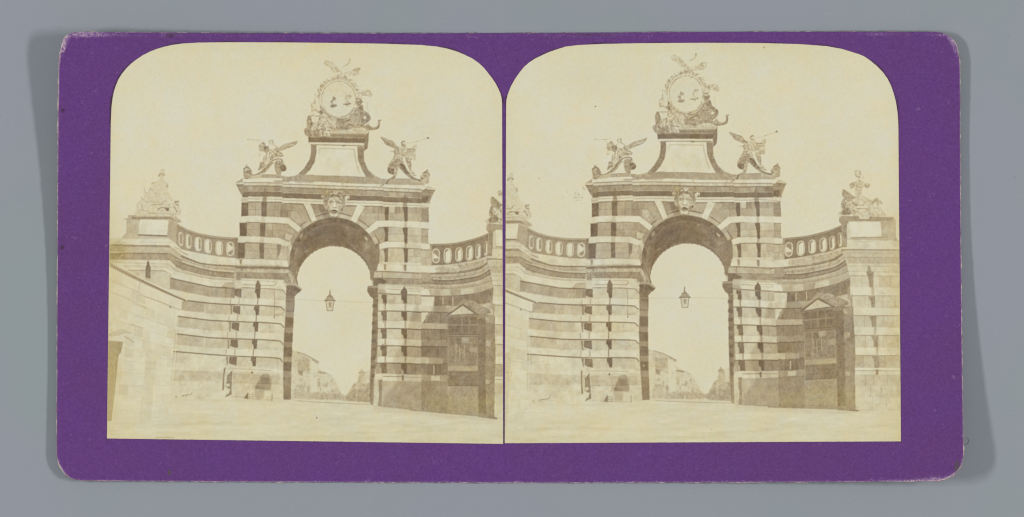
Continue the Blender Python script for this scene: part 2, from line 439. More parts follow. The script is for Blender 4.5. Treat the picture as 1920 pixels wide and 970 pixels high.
    for i, (x, y, w) in enumerate(ov):
        sk = [.25, .22, .15, .1, .06, .02][i]
        o = [(px, py + (px - x) * sk) for px, py in oval(x, y, w, 13.6)]
        P(o, 209, 3)
        S([(px, py + (px - x) * sk) for px, py in oval(x, y, w * 1.08, 14.4)] + [(x - w * 1.08, y - 4)], .7, 138, .5, sm=False)
        g.cur = SKY if i else BALL
        q = [(px, py + (px - x) * sk) for px, py in oval(x, y, w * .74, 11.8)]
        P(q, 213, 2); g.cur = BALL; S(q + q[:1], .8, 158, .75, sm=False)
        if i < 5:                                          # inner reveal on the right, in shade
            z = w * .70; k = [1.6, 1.1, .75, .5, .22][i]
            P([(x + z * (1 - k), y - 11 + 2), (x + z * .5, y - 11), (x + z, y - 7), (x + z, y + 7), (x + z * .5, y + 10), (x + z * (1 - k), y + 7)], 156, 6)
        else:
            P([(x - 3, y - 11), (x + 3, y - 11), (x + 5, y - 4), (x + 1, y - 6)], 150); P([(x - 4, y + 7), (x + 5, y + 1), (x + 5, y + 7), (x + 2, y + 11), (x - 3, y + 10)], 152)
            S([(x - 4, y + 6), (x + 5, y - 1)], 1, 190)
    P("441,446 446,446 446,485 441,484", 142, 5)
    g.cur = WALLL; S(list(zip(bx, [v + 1.5 for v in bb])), 1.6, 206, .9, sm=False)

    # ---------------- left pedestal
    g.cur = PEDL; F(200, 390, 5)
    P("185,110 600,105 658,150 650,338 575,290 140,292 185,245", 186, 6)
    P("185,110 300,108 290,250 265,285 150,280 185,245", 182, 8); P("582,118 656,152 650,335 570,282", 172, 6); S("625,190 622,300", 6, 190, .6)
    P("160,104 205,96 200,70 375,60 385,47 600,52 702,128 690,140 655,140 592,104 300,110 190,112", 178, 8)
    P("230,84 590,78 650,128 592,106 240,110", 152, 8); S("200,74 380,64 600,62 690,118", 4, 150, .8); S("386,52 598,56", 4, 198, .8); S("160,106 210,100", 6, 160)
    P("312,107 582,117 568,256 297,246", 214, 1.5); S("298,254 562,264", 12, 130, .95, sm=False); S("583,118 570,255", 3, 165)
    P("140,290 580,284 650,338 705,388 650,372 580,350 140,348", 206, 3); S("310,320 580,325 600,335", 4, 165, .8); S("140,292 575,286", 3, 185)
    g.dots("168,326", 14, 150); S("180,240 150,275", 8, 175)
    g.cur = WALLL
    P("150,345 580,350 600,365 690,425 600,372 150,362", 150, 8); P("150,362 600,372 690,425 700,445 660,470 600,425 150,418", 180, 9)
    S("130,424 430,424 600,430 665,472", 7, 142, .9, sm=False); P("140,430 600,436 650,478 640,510 590,490 140,488", 160, 11)
    P("140,490 590,490 650,545 640,575 580,530 140,512", 204, 4); S("150,515 580,528 632,575", 4, 160, .8, sm=False); P("150,540 560,545 620,590 600,590 550,560 150,555", 196, 5)
    S("200,585 540,590 600,628", 7, 150, .9, sm=False)
    P("412,602 595,602 595,800 412,800", 192, 6); P("366,560 388,500 412,560 410,665 362,650", 138, 8); P("378,510 388,495 398,510 396,560 380,560", 130)
    P("200,590 362,590 362,700 200,700", 196, 6)

    # ---------------- right curved wall
    g.cur = WALLR; F(780, 400, 5)
    xs = [-300, 130, 300, 450, 600, 700, 740]
    C = [[495, 490, 480, 462, 430, 398, 385], [560, 560, 555, 545, 508, 440, 420], [572, 572, 567, 555, 522, 452, 430], [622, 620, 628, 612, 582, 520, 500],
         [630, 628, 640, 622, 592, 530, 510], [668, 665, 672, 660, 628, 575, 555], [706, 706, 712, 700, 676, 640, 610], [775, 776, 776, 766, 742, 708, 690]]
    P(list(zip(xs, C[0])) + [(740, 1920), (-60, 1850)], 158, 7)
    for a, b, t, n in [(0, 1, 178, 12), (1, 2, 140, 6), (2, 3, 172, 8), (3, 4, 130, 5), (4, 5, 146, 10), (5, 6, 172, 8), (6, 7, 176, 7)]: g.band(xs, C[a], C[b], t, n)
    S(list(zip(xs[1:], [v + 4 for v in C[0][1:]])), 6, 196, .8); S(list(zip(xs[1:], [v + 20 for v in C[2][1:]])), 7, 192, .7); S(list(zip(xs[1:], [v - 10 for v in C[3][1:]])), 5, 190, .6)
    S(list(zip(xs[1:], [v + 3 for v in C[5][1:]])), 4, 195, .6); S(list(zip(xs[1:], [v for v in C[6][1:]])), 4, 145, .7)
    for i in range(110):
        x = g.rng.uniform(140, 700); k = np.interp(x, xs, C[[0, 2, 4][i % 3]]) + g.rng.uniform(0, 40)
        S([(x, k), (x + g.rng.uniform(-8, 14), k + g.rng.uniform(4, 26))], g.rng.uniform(6, 15), g.rng.uniform(118, 160), .4)
    for k, dy, w, t, al in ((0, 12, 5, 205, .8), (1, -4, 5, 120, .6), (2, 2, 4, 118, .7), (2, 10, 5, 204, .8), (2, 30, 3, 138, .6), (3, -3, 5, 196, .8), (3, 5, 5, 112, .8), (4, 16, 6, 160, .5), (5, -6, 5, 128, .6), (5, 10, 6, 200, .75), (6, -8, 4, 142, .7), (6, 6, 5, 198, .7), (7, 0, 5, 118, .8)):
        S(list(zip(xs[1:], [v + dy for v in C[k][1:]])), w, t, al)
    P("50,722 120,720 135,768 45,770", 210, 2); P("425,715 540,705 540,752 420,765", 194, 4); P("230,712 320,712 320,770 235,772", 190, 4); P("325,712 420,715 415,764 325,770", 164, 5)
    # soffit shade and the stones below
    P("45,782 300,780 500,765 720,712 740,730 700,790 690,840 590,850 440,800 300,960 45,960", 140, 7)
    P("250,785 258,785 256,865 248,865", 192, 2); P("342,782 350,782 350,862 340,862", 192, 2)
    P("45,782 175,782 165,870 45,870", 206, 4)
    P("45,868 320,868 290,935 45,925", 196, 5); P("165,868 400,870 300,935 160,930", 172, 6)
    F(670, 480, 5)
    def row(y0, y1, t, segs=3, jit=6, y0r=None):
        B(598, y0, 848, y1, t, segs, 1, jit, 6)
    row(528, 630, 156); P("598,530 672,532 600,650", 206, 4); P("598,628 848,636 848,690 598,682", 192, 5); P("640,560 690,532 660,600 640,630", 168, 4)
    row(692, 785, 152); P("598,785 840,792 840,850 598,845", 168, 6); row(850, 945, 150); P("598,930 840,930 840,945 598,945", 150, 8)
    for y in (524, 687, 848, 1005): S([(598, y), (845, y + 6)], 6, 118, .85, sm=False)
    P("598,950 672,952 672,1012 598,1005", 202, 3); P("675,955 800,960 800,1018 675,1012", 178, 4)
    row(1012, 1115, 146, 4); P("712,1030 722,1030 722,1110 712,1110", 204, 2); P("598,1115 840,1120 840,1180 598,1170", 172, 6); P("690,1125 772,1128 772,1170 690,1170", 206, 4)
    P("598,1175 850,1182 850,1480 598,1440", 160, 8)
    # ---------------- right balustrade
    g.cur = BALR; F(780, 400, 5)
    bx = [125, 300, 380, 450, 530, 600, 660, 695]; bt = [290, 286, 277, 262, 243, 220, 195, 180]; bb = [490, 482, 472, 460, 445, 428, 406, 392]
    g.band(bx, bt, bb, 138, 6)
    S(list(zip(bx, [v + 2 for v in bt])), 6, 138, 1, sm=False); S(list(zip(bx, [v + 9 for v in bt])), 6, 180, .8, sm=False); S(list(zip(bx, [v + 22 for v in bt])), 14, 132, .7, sm=False)
    for i, (x, y, w, h) in enumerate([(187, 400, 38, 68), (297, 398, 37, 72), (402, 388, 35, 68), (502, 375, 35, 70), (583, 360, 28, 70), (655, 332, 20, 72)]):
        sk = [0, -.05, -.1, -.15, -.22, -.3][i]
        P([(px, py + (px - x) * sk) for px, py in oval(x, y, w, h)], [208, 208, 202, 196, 188, 178][i], 3)
        g.cur = SKY if i else BALR
        q = [(px, py + (px - x) * sk) for px, py in oval(x, y, w * .74, h * .86)]
        P(q, 213, 2); g.cur = BALR; S(q + q[:1], 4, 150, .8, sm=False)
        z = w * .72
        if i:
            k = [0, .25, .6, .75, 1.0, 1.1][i]; P([(x - z, y - 38), (x - z * .4, y - h * .84), (x + z * .5, y - h * .8), (x - z + z * k, y - 30), (x - z + z * k, y + 38), (x - z * .6, y + 50), (x - z, y + 36)], 150, 7)
        else: P("165,350 200,340 212,370 212,415 190,400 162,372", 150, 6); P("165,425 212,425 205,450 185,458 168,445", 152, 6); S("160,372 212,415", 5, 206)
    P("125,300 146,298 148,480 125,480", 146, 6)

    # ---------------- right pedestal and pier (traced in the right view)
    g.cur = WALLR; F(1500, 390, 5, "R")
    P("440,300 1020,312 1020,1900 500,1900 500,900 470,640 400,400", 188, 6)
    P("400,392 915,398 1020,400 1020,460 440,460 400,440", 188, 7); P("395,385 440,388 1020,392 1020,400 440,398 380,410", 150, 6); S("440,424 1020,424", 3, 170)
    P("440,462 1020,466 1020,520 450,520", 180, 9); S("430,462 500,464 1020,468", 6, 158, .8, sm=False); P("450,522 1020,530 1020,600 450,590", 198, 5); S("450,545 1020,550", 4, 172); S("450,560 1020,562", 4, 202)
    P("460,600 640,600 640,634 460,632", 206, 3); P("690,605 1020,610 1020,636 690,634", 206, 3); S("460,638 640,636 690,640 1020,642", 6, 165, .8, sm=False)
    B(470, 642, 1020, 742, 194, 4, 1, 5, 5); P("470,742 1020,748 1020,824 470,820", 207, 3); S("470,823 1020,828", 6, 150, .85, sm=False)
    B(490, 828, 1020, 932, 192, 4, 1, 5, 5); P("445,935 1020,938 1020,1005 470,1003", 207, 3)
    P("400,200 440,150 470,300 440,390 395,385", 160, 8)
    F(1500, 580, 5, "R")
    P("500,0 1020,0 1020,55 500,55", 207, 3); S("470,60 1020,62", 6, 148, .85, sm=False); B(500, 65, 1020, 168, 190, 4, 1, 5, 5); P("502,170 1020,172 1020,242 502,240", 207, 3); S("505,245 1020,247", 6, 148, .85, sm=False)
    B(512, 250, 1020, 358, 190, 4, 1, 5, 5); P("514,360 1020,360 1020,430 514,428", 208, 3); S("514,434 1020,436", 6, 148, .85, sm=False); B(520, 438, 1020, 548, 178, 5, 1, 6, 6)
    P("515,550 1020,552 1020,572 515,572", 208, 3); S("515,576 1020,578", 6, 158, .8, sm=False); P("512,582 1020,584 1020,612 512,612", 203, 3)
    B(515, 614, 1020, 718, 186, 5, 1, 4, 6); B(515, 718, 1020, 825, 192, 4, 1, 3, 5); B(515, 825, 1020, 935, 200, 3, 1, 3, 4)
    P("505,935 1020,935 1020,955 505,945", 196, 4)
    # recess shade between the right pier's pilasters
    for x0, x1, y0, y1, co in [(620, 690, 600, 745, 390), (640, 705, 830, 935, 390), (645, 718, 65, 170, 580), (665, 735, 250, 358, 580), (672, 745, 440, 550, 580)]:
        F(1500, co, 5, "R"); P([(x0, y0), (x1, y0), (x1 - 4, y1), (x0 + 30, y1), (x0 + 25, (y0 + y1) / 2)], 152, 7)
    F(1500, 390, 5, "R"); P("640,545 655,545 672,600 672,620 625,615", 158); P("665,745 695,745 695,825 672,825", 178)
    F(1500, 580, 5, "R"); P("690,172 718,172 715,245 695,245", 178); P("712,360 735,360 735,430 715,430", 178); P("708,565 735,565 735,615 712,615", 150)
    # shaded bay between hut and pier
    P("330,-40 500,-20 500,60 512,250 520,440 515,560 512,700 520,940 560,950 540,960 350,945", 146, 8)
    for y0, y1 in ((-5, 45), (215, 270), (585, 625)): P([(395, y0), (470, y0), (465, y1), (400, y1)], 170, 10)
    P("400,280 500,280 500,420 400,430", 146, 12); P("400,630 515,630 520,935 400,940", 150, 8)
    F(1500, 390, 5, "R"); P("330,840 440,810 470,830 480,920 430,925 350,900", 186, 5); P("430,930 490,930 490,1010 450,1000", 158, 5)
    g.cur = PEDR
    P("364,105 370,80 398,58 550,64 560,72 880,84 900,118 895,272 915,300 915,312 440,300 395,250 392,160 366,130", 182, 6)
    P("372,95 400,70 550,76 870,92 870,122 460,124 440,150 395,165 368,128", 160, 8); S("398,64 550,70", 6, 196, .8, sm=False); S("400,82 550,88 868,100", 4, 140, .6, sm=False)
    P("760,130 895,125 898,272 915,300 775,298 772,270", 180, 8); P("398,170 436,150 440,300 400,250", 150, 8); P("440,152 462,132 474,276 462,290 444,290", 200, 4)
    P("462,130 755,130 770,270 475,275", 214, 1.5); S("478,280 768,275", 9, 155, .9, sm=False); S("758,130 772,270", 3, 165)
    P("440,300 915,310 1020,312 1020,392 440,384 395,385 400,370 440,370", 206, 3); S("550,316 690,318", 4, 176)

    # ---------------- gateway: upper storey
    g.cur = GATE; F(430, 330, 5)
    P("130,20 55,65 105,165 125,200 108,205 115,250 110,380 95,440 98,560 80,570 78,780 50,780 50,830 60,1000 640,1020 1240,1020 1900,990 1878,820 1878,690 1878,640 1865,620 1865,500 1872,430 1868,300 1880,265 1885,225 1935,122 1860,100 1000,60", 160, 8)
    F(0, 0, 1)
    ex = [455, 500, 529, 530, 560, 624, 680, 718, 719, 760, 789, 790, 800]
    ey = [335.2, 335.6, 336.2, 338.2, 339, 341.5, 343.2, 344, 345.5, 347, 348.3, 349.6, 350]
    def eb(a, b, t, n=5): g.band(ex, [v + a for v in ey], [v + b for v in ey], t, n)
    eb(0, 6.5, 212, 3); eb(6.5, 8, 146); eb(8, 12.6, 196, 8); eb(12.6, 14.2, 132); eb(14.2, 23, 156, 10); eb(23, 24, 182); eb(24, 33.4, 128, 6)
    eb(33.4, 37.4, 204, 4); eb(37.4, 38.4, 158); eb(38.4, 42.6, 211, 3); eb(42.6, 44.2, 132)
    for i in range(48):
        x = g.rng.uniform(456, 798); y = np.interp(x, ex, ey)
        k = [8, 14.5, 24][i % 3]; S([(x, y + k), (x, y + k + [4, 8, 9][i % 3])], .8, 140 if i % 3 < 2 else 112, .55, sm=False)
        if i % 3 == 1: P([(x, y + 15), (x + 13, y + 15.6), (x + 13, y + 22.6), (x, y + 22.4)], g.rng.uniform(140, 178), 8, al=.7)
    # cornice ends
    F(430, 330, 5); P("55,65 130,60 140,100 125,165 105,165", 146, 6); P("52,62 135,60 135,78 66,80", 196, 4); S("80,108 132,112", 7, 182, .8, sm=False); S("68,84 132,84", 5, 122, .8, sm=False); S("95,140 128,142", 5, 120, .6, sm=False); P("125,100 180,105 178,165 125,165", 146, 6); P("125,155 180,155 178,200 125,200", 124, 6)
    P("108,205 175,200 175,245 112,250", 192, 6); S("110,228 175,226", 4, 150)
    F(640, 330, 5); P("805,105 886,122 836,225 815,245 750,240 750,150", 150, 8); P("800,106 888,120 878,134 800,124", 198, 4); S("806,132 872,142", 6, 122, .8, sm=False); S("755,168 850,172", 6, 176, .7, sm=False); S("755,186 840,200", 5, 122, .6, sm=False); S("835,150 868,150 830,215", 6, 176, .7); P("755,196 815,196 812,246 752,240", 122, 6)
    P("750,250 830,262 822,300 750,300", 200, 4); S("752,288 822,300", 6, 150, .8, sm=False)
    # frieze gap shades between pilasters
    F(430, 330, 5); P("320,150 334,108 350,150 350,250 305,250 318,190", 128, 5, al=.7); P("180,150 300,152 300,190 180,190", 132, 6)
    F(640, 330, 5); P("574,205 586,180 597,146 610,180 620,205 616,290 577,290", 128, 5, al=.6)
    # wall stones by row
    F(430, 330, 5)
    B(480, 270, 605, 385, 154, 2, 2, 6); P("600,272 690,272 760,430 640,450 570,330 600,330", 168, 8); S("605,330 635,330 690,420", 4, 140, .8, sm=False); S("570,340 575,390", 4, 140, .7)
    P("575,335 630,335 680,420 640,445 580,390", 178, 8); P("770,268 880,270 900,330 810,355", 152, 9); P("812,360 900,335 935,380 820,400", 166, 8)
    S("182,255 180,378", 4, 118, .5, sm=False); P("115,252 178,252 176,380 112,380", 122, 8); B(178, 252, 300, 378, 170, 2, 2, 5); P("300,250 352,250 350,380 300,378", 122, 6); B(352, 255, 478, 385, 168, 2, 2, 6)
    P("108,380 160,376 300,376 330,386 360,380 470,388 556,394 672,488 640,528 600,500 548,450 470,450 440,440 330,440 300,434 160,432 158,442 95,440", 209, 4); P("300,378 334,388 334,440 300,436", 192, 3); S("95,442 160,442 162,434 298,438 330,442 440,443 548,454 640,530", 6, 134, .85, sm=False)
    P("98,445 165,440 160,568 98,560", 120, 9); B(165, 442, 290, 566, 172, 1, 2, 5); P("290,445 340,445 332,570 285,568", 120, 6); B(340, 448, 458, 575, 166, 2, 2, 6)
    P("458,452 548,456 640,535 580,615 540,600 460,580", 164, 8); S("460,505 530,520 610,555", 4, 136, .8); S("500,455 580,500", 4, 136, .7); P("530,540 590,560 575,610 520,592", 190, 7); S("520,540 512,585", 4, 125, .8)
    P("80,568 150,565 290,570 328,576 460,580 572,626 575,660 548,668 450,636 330,630 290,626 145,622 140,630 78,626", 209, 4); P("290,570 328,576 328,630 290,626", 190, 3); S("78,628 145,630 148,624 290,630 450,640 548,670 580,728", 6, 134, .85, sm=False)
    P("80,632 148,632 140,770 80,775", 124, 10); B(148, 632, 285, 772, 180, 1, 2, 4); P("282,632 328,632 322,775 285,772", 130, 9); B(325, 636, 448, 780, 178, 1, 3, 5)
    P("448,640 480,645 478,700 455,740 448,780", 140, 10); P("480,645 545,668 555,700 540,760 530,788 450,785 465,740", 184, 9); S("482,650 470,730 455,745", 6, 118, .8)
    P("50,780 115,775 290,778 540,788 560,855 60,850 50,830", 206, 4); S("120,778 290,778 535,792", 4, 150, .8, sm=False); S("50,782 110,782", 4, 150, .8); P("95,785 120,780 115,830 100,830", 156, 5)
    for x in (210, 300, 350, 430): S([(x, 785), (x, 845)], 3, 178, .7)
    F(640, 330, 5)
    B(285, 292, 440, 352, 164, 3, 1, 8); B(285, 352, 440, 420, 170, 2, 1, 6); P("220,290 285,292 285,420 330,420 240,480 165,400", 172, 9); P("-5,290 145,290 95,375 0,340", 174, 7)
    P("412,292 445,290 440,420 412,418 405,350", 120, 6); B(445, 290, 595, 352, 158, 3, 1, 8); B(445, 352, 595, 420, 166, 1, 1, 5); P("447,290 502,290 500,348 447,346", 194, 4); P("572,290 622,290 622,425 592,425 590,360", 118, 6)
    B(622, 294, 750, 355, 164, 2, 1, 6); B(622, 355, 750, 430, 178, 1, 1, 5); B(750, 302, 815, 430, 158, 1, 2, 7)
    P("335,420 412,420 440,418 590,426 615,440 620,424 745,432 822,438 822,496 750,492 618,484 570,484 440,476 355,480 262,542 224,512", 210, 4); P("590,426 616,438 612,485 590,484", 182, 4)
    S("262,544 355,484 440,480 572,486 605,484 620,488 748,490 752,498 822,500", 6, 130, .85, sm=False)
    P("290,520 355,484 412,484 412,620 370,640 330,560", 166, 8); P("395,482 440,480 436,618 405,618 412,540", 122, 6); B(440, 482, 592, 612, 186, 1, 2, 4); P("572,488 622,488 614,660 592,640 590,560", 120, 6); B(622, 488, 750, 640, 182, 1, 2, 5); P("622,488 750,490 750,550 622,545", 192, 5); B(750, 500, 815, 640, 166, 1, 2, 6)
    P("322,652 420,616 585,618 612,640 625,625 625,678 610,672 440,672 395,680 340,696 330,690", 209, 4); P("625,622 750,630 830,640 830,692 750,690 748,684 622,678", 200, 4); P("750,636 830,640 830,692 750,688", 208, 3)
    P("592,625 614,640 610,674 590,672", 172); S("340,698 395,684 440,676 610,678 750,686 752,694 828,696", 6, 130, .85, sm=False)
    P("345,700 400,690 405,820 345,825", 190, 6); P("395,690 440,680 430,830 405,830 412,760", 130, 8); B(440, 680, 590, 820, 188, 1, 1, 4); P("440,690 500,680 500,750 470,760", 178, 5); P("580,680 624,682 618,825 592,825 592,740", 122, 6); B(624, 684, 745, 828, 186, 2, 2, 6); B(745, 700, 845, 840, 182, 2, 2, 8)
    P("340,825 430,828 600,828 860,840 1100,848 1100,905 850,905 600,900 290,888 330,880", 206, 4); S("345,826 420,824 600,832 860,842", 4, 172, .8, sm=False); P("585,840 605,840 605,890 585,890", 160); P("395,835 420,830 415,885 395,885", 160)
    P("860,850 1000,850 1100,860 1100,905 900,905", 182, 14)
    F(640, 330, 5); P("815,690 850,640 850,840 830,840", 174, 10, al=.6)

    # ---------------- arch ring, soffit and opening
    F(0, 0, 1); cx, cy = 626, 491
    for k, (a0, a1) in enumerate([(-172, -158), (-158, -146), (-146, -132), (-132, -120), (-120, -107), (-107, -96), (-84, -72), (-72, -60), (-60, -47), (-47, -33), (-33, -20), (-20, 2)]):
        P(sector(cx, cy, (83, 83), (92, 90), a0, a1), [170, 158, 152, 174, 166, 170, 188, 186, 182, 178, 180, 180][k] + g.rng.uniform(-4, 4), 7)
        S([(cx + 83 * math.cos(math.radians(a1)), cy + 83 * math.sin(math.radians(a1))), (cx + 92 * math.cos(math.radians(a1)), cy + 90 * math.sin(math.radians(a1)))], .8, 138, .7)
    for a0, a1 in ((-138, -125), (-113, -96), (-84, -70), (-59, -45), (-33, -18)): S(ring(cx, cy, 92.5, 91, a0, a1, 12), 1.6, 122, .9)
    S(ring(cx, cy, 87, 86, -165, -100, 14), .8, 190, .5)
    F(430, 330, 5)
    P("693,260 762,264 818,412 772,432", 209, 3); S("693,262 772,432", 4, 118, .8)
    P("556,394 676,488 642,530 555,430", 209, 3); P("575,600 578,655 602,690 582,728 560,690 548,640", 196, 4)
    F(640, 330, 5)
    P("150,272 222,288 132,440 88,415", 210, 3); S("222,290 160,400", 4, 160, .6); P("330,420 420,420 262,542 224,512", 210, 3); P("322,650 395,625 395,682 340,696 328,690", 208, 3)
    F(0, 0, 1)
    # soffit
    P(ring(cx, cy, 83, 83, -184, -90, 30) + ring(cx + .5, cy + 1, 83.5, 84, -90, 6, 30) + [(710, 520), (697, 530)] + ring(626.5, 533, 71, 71.5, -5, -175, 40) + [(553, 530), (541, 522), (542, 500)], 126, 7)
    for k in range(26):
        a = -178 + k * 7; t = g.rng.uniform(-11, 11) + 14 * math.cos(math.radians(a)) * (1 if a > -90 else .2)
        r0 = 83 if k % 2 else 80
        P(sector(cx, cy, (r0, r0), (75, 74), a, a + 7, 5), 119 + t, 7, al=.8); S([(cx + 83 * math.cos(math.radians(a)), cy + 83 * math.sin(math.radians(a))), (cx + 74 * math.cos(math.radians(a)), cy + 74 * math.sin(math.radians(a)))], .7, 100, .5)
    S(ring(cx, cy + 1, 76, 75, -176, -4, 40), 1.0, 106, .6)
    for a0, a1, t in ((-172, -140, 118), (-140, -110, 112), (-110, -75, 116), (-75, -48, 128), (-48, -25, 140), (-25, 0, 150)):
        P(sector(626, 512, (77, 90), (71, 76), a0, a1, 8), t, 8, al=.6)
    M([(541, 505), (543, 480), (552, 462), (566, 470), (556, 500), (552, 530)], 1.13, soft=4); M([(711, 510), (708, 470), (690, 445), (680, 465), (694, 495), (698, 530)], 1.16, soft=4)
    M([(556, 480), (575, 450), (610, 432), (650, 434), (645, 452), (610, 456), (578, 476), (562, 500)], .93, soft=4)
    for i in range(80):
        a = math.radians(g.rng.uniform(-170, -10)); u = g.rng.uniform(0.05, 1)
        x = 626 + (72 + 9 * u) * math.cos(a); y = 533 - 42 * u + (72 + 9 * u) * math.sin(a)
        S([(x, y), (x + g.rng.uniform(-3, 3), y + g.rng.uniform(-4, 4))], g.rng.uniform(1, 3), 122 + g.rng.uniform(-18, 22) + (20 if x > 670 else 0), .4)
    S(ring(626.5, 533, 72, 72.5, -172, -8, 40), 2.0, 142, .45); S(ring(626.5, 533, 76, 77, -60, -8, 20), 2.4, 158, .5)
    F(640, 330, 5); P("215,560 250,590 240,612 222,590", 188, 4, al=.9); g.dots("57,484", 16, 176, .9); P("80,640 160,650 140,690 110,690", 150, 5, al=.5); P("320,670 330,690 322,730 312,710", 190, 4); g.dots("285,770 200,660", 8, 160, .6)
    F(430, 330, 5); P("655,560 690,530 690,570 665,600", 156, 5, al=.8); P("700,705 735,690 745,705 715,725", 150, 4, al=.6); S("600,860 640,780 700,720 780,670", 5, 142, .6)
    F(0, 0, 1)
    # opening edge: keep the sky clean below the soffit
    g.cur = SKY
    P(ring(626.5, 533, 71, 71.5, -176, -4, 50) + [(696.5, 548), (696.5, 570), (694, 640), (560, 655), (551, 648), (551, 640), (553, 600), (555.6, 545)], 212, 1.5)
    g.cur = GATE
    for i in range(26):                                    # rough lower edge of the vault
        a = math.radians(-172 + i * 6.4 + g.rng.uniform(-2, 2)); S([(626.5 + 71 * math.cos(a), 533 + 71.3 * math.sin(a)), (626.5 + 71 * math.cos(a + .05), 533 + 71.3 * math.sin(a + .05))], g.rng.uniform(.8, 1.7), 136, .9, own=True)

    # ---------------- gateway: lower storey, left pier
    g.cur = GATE; F(410, 510, 5)
    P("150,-70 560,-75 650,-30 735,-20 725,60 722,100 785,165 712,232 712,320 700,440 690,560 685,700 680,1000 678,1200 600,1205 480,1195 480,1215 120,1180 60,1175 150,500", 196, 5)
    P("150,-62 560,-60 590,-50 660,40 690,90 640,100 610,60 150,20", 170, 8)
    P("655,-62 700,-90 742,-60 728,0 724,100 700,102 690,60 648,-24", 138, 7)
    # cornice of the lower storey (tile of the upper trace)
    F(430, 330, 5)
    P("50,848 560,852 590,858 600,880 560,880 60,868", 136, 6); P("50,868 555,880 590,910 600,935 560,930 540,918 60,905", 178, 10); S("60,906 540,918 580,965", 6, 136, .9, sm=False); P("60,912 540,922 560,960 590,1010 60,975", 152, 11)
    P("585,856 610,880 640,990 660,1100 620,1040 575,920", 150, 7); S("565,905 600,960 625,1020", 7, 190, .8); S("590,870 625,960 640,1020", 6, 122, .8)
    P("240,870 330,870 330,900 240,900", 190, 6); P("480,870 560,880 565,900 480,905", 186, 9)
    for i in range(46):
        x = g.rng.uniform(60, 550); k = [855, 915][i % 2]
        S([(x, k), (x + 2, k + g.rng.uniform(10, 40))], g.rng.uniform(5, 13), g.rng.uniform(124, 158), .4)
    F(410, 510, 5)
    P("205,60 360,68 548,72 610,76 625,130 620,160 540,160 395,150 345,145 215,145", 208, 3); S("205,75 350,82 540,92", 5, 160, .8, sm=False); S("225,118 350,124 520,130 548,98", 6, 150, .85, sm=False); S("205,60 545,72", 3, 182, .8)
    P("545,75 610,80 640,150 632,210 600,170 528,165 545,110", 206, 3); S("600,90 640,155", 4, 160)
    # bands, stones: (y0,y1) stone rows and the light bands between them
    rows = [(158, 248, 190), (320, 405, 192), (475, 560, 196), (636, 722, 195), (798, 885, 191)]
    for y0, y1, t in rows:
        k = (y0 - 158) / 640
        dx = -50 * k                                       # piers converge a little towards the ground
        B(215 + dx * .9, y0, 345 + dx * .8, y1, t, 1, 1, 4, 5); B(392 + dx * .8, y0, 530 + dx * .6, y1 + 3, t + 1, 1, 1, 4, 5); B(530 + dx * .6, y0 + 6, 628 + dx * .4, y1 + 10, t + 3, 1 if y0 < 700 else 2, 1, 4, 5)
        P([(150 + dx, y0), (215 + dx * .9, y0), (212 + dx * .9, y1 - 5), (165 + dx, y1 - 20), (145 + dx, y1 - 30)], 130, 8)
        P([(345 + dx * .8, y0), (393 + dx * .8, y0), (386 + dx * .8, y1), (360 + dx * .8, y1), (352 + dx * .8, (y0 + y1) / 2), (340 + dx * .8, (y0 + y1) / 2 - 8)], 122, 8)
    for k, (a, b) in enumerate(((250, 306), (408, 464), (565, 625), (726, 788))):
        dx = -14 * (k + 1)
        P([(130 + dx, a), (400 + dx, a + 4), (530, a + 10), (628 + dx * .5, a + 14), (628 + dx * .5, b + 52), (595, b + 24), (530, b + 12), (400 + dx, b + 4), (120 + dx, b - 2)], 208, 3)
        S([(110 + dx, b - 2), (345 + dx, b + 8), (400 + dx, b + 8), (520, b + 18), (590 + dx * .3, b + 24), (625 + dx * .5, b + 56)], 8.5, 122, .95, sm=False)
        S([(383 + dx, a), (378 + dx, b)], 10, 136, .85, sm=False); S([(205 + dx * .9, a), (200 + dx * .9, b)], 13, 166, .8, sm=False); S([(128 + dx, a + 4), (122 + dx, b - 3)], 8, 160, .8, sm=False)
    S("215,148 345,154 395,156 520,162 600,172 630,212", 6, 134, .9, sm=False)
    P("345,125 358,92 368,75 380,92 396,125 392,158 346,152", 130, 6)                                   # recess shade painted up into the mouldings
    S("522,180 526,260 520,430", 6, 150, .8); S("520,255 620,262", 4, 140, .7, sm=False); S("520,408 600,400", 5, 140, .8); g.dots("520,430 515,640", 12, 110, .8); S("480,500 478,520", 8, 160, .5)
    S("480,560 570,552", 8, 172, .5)
    # plinth
    F(410, 600, 5)
    P("130,450 300,455 540,460 560,470 600,480 600,505 490,490 130,480", 207, 3); S("130,458 300,463 490,478", 5, 150, .85, sm=False); P("90,470 130,460 120,500 90,505", 204, 3)
    P("130,490 600,515 608,750 120,735 110,600", 197, 5); P("130,500 215,500 215,595 140,590", 180, 7); P("220,502 320,505 320,595 225,595", 186, 6); P("320,512 400,515 380,600 322,600", 180, 6); P("490,520 570,522 568,600 492,602", 182, 6); P("572,522 604,524 604,600 572,602", 192, 5)
    S("125,588 340,596 600,604", 4, 160, .8, sm=False); S("220,505 222,590", 3, 168, .7); S("325,508 322,595", 3, 168, .7)
    M("405,515 470,508 492,560 490,620 480,660 400,650 340,640 385,560", .78, sm=True, soft=1.0); M("330,600 430,640 420,740 335,738", .88, soft=1.2); M("395,540 470,540 480,600 400,600", .88, soft=1)
    P("80,520 128,475 120,640 122,700 60,725 75,700 100,660 85,640 60,625 75,580", 142, 8); S("55,460 45,560 40,655", 12, 138, .9); P("60,600 100,595 108,620 70,630", 196, 3); P("62,640 110,650 90,700 60,680", 200, 4)
    P("300,500 318,475 320,505", 130); S("330,610 315,650", 5, 160); P("235,735 275,680 272,740", 138, 6)
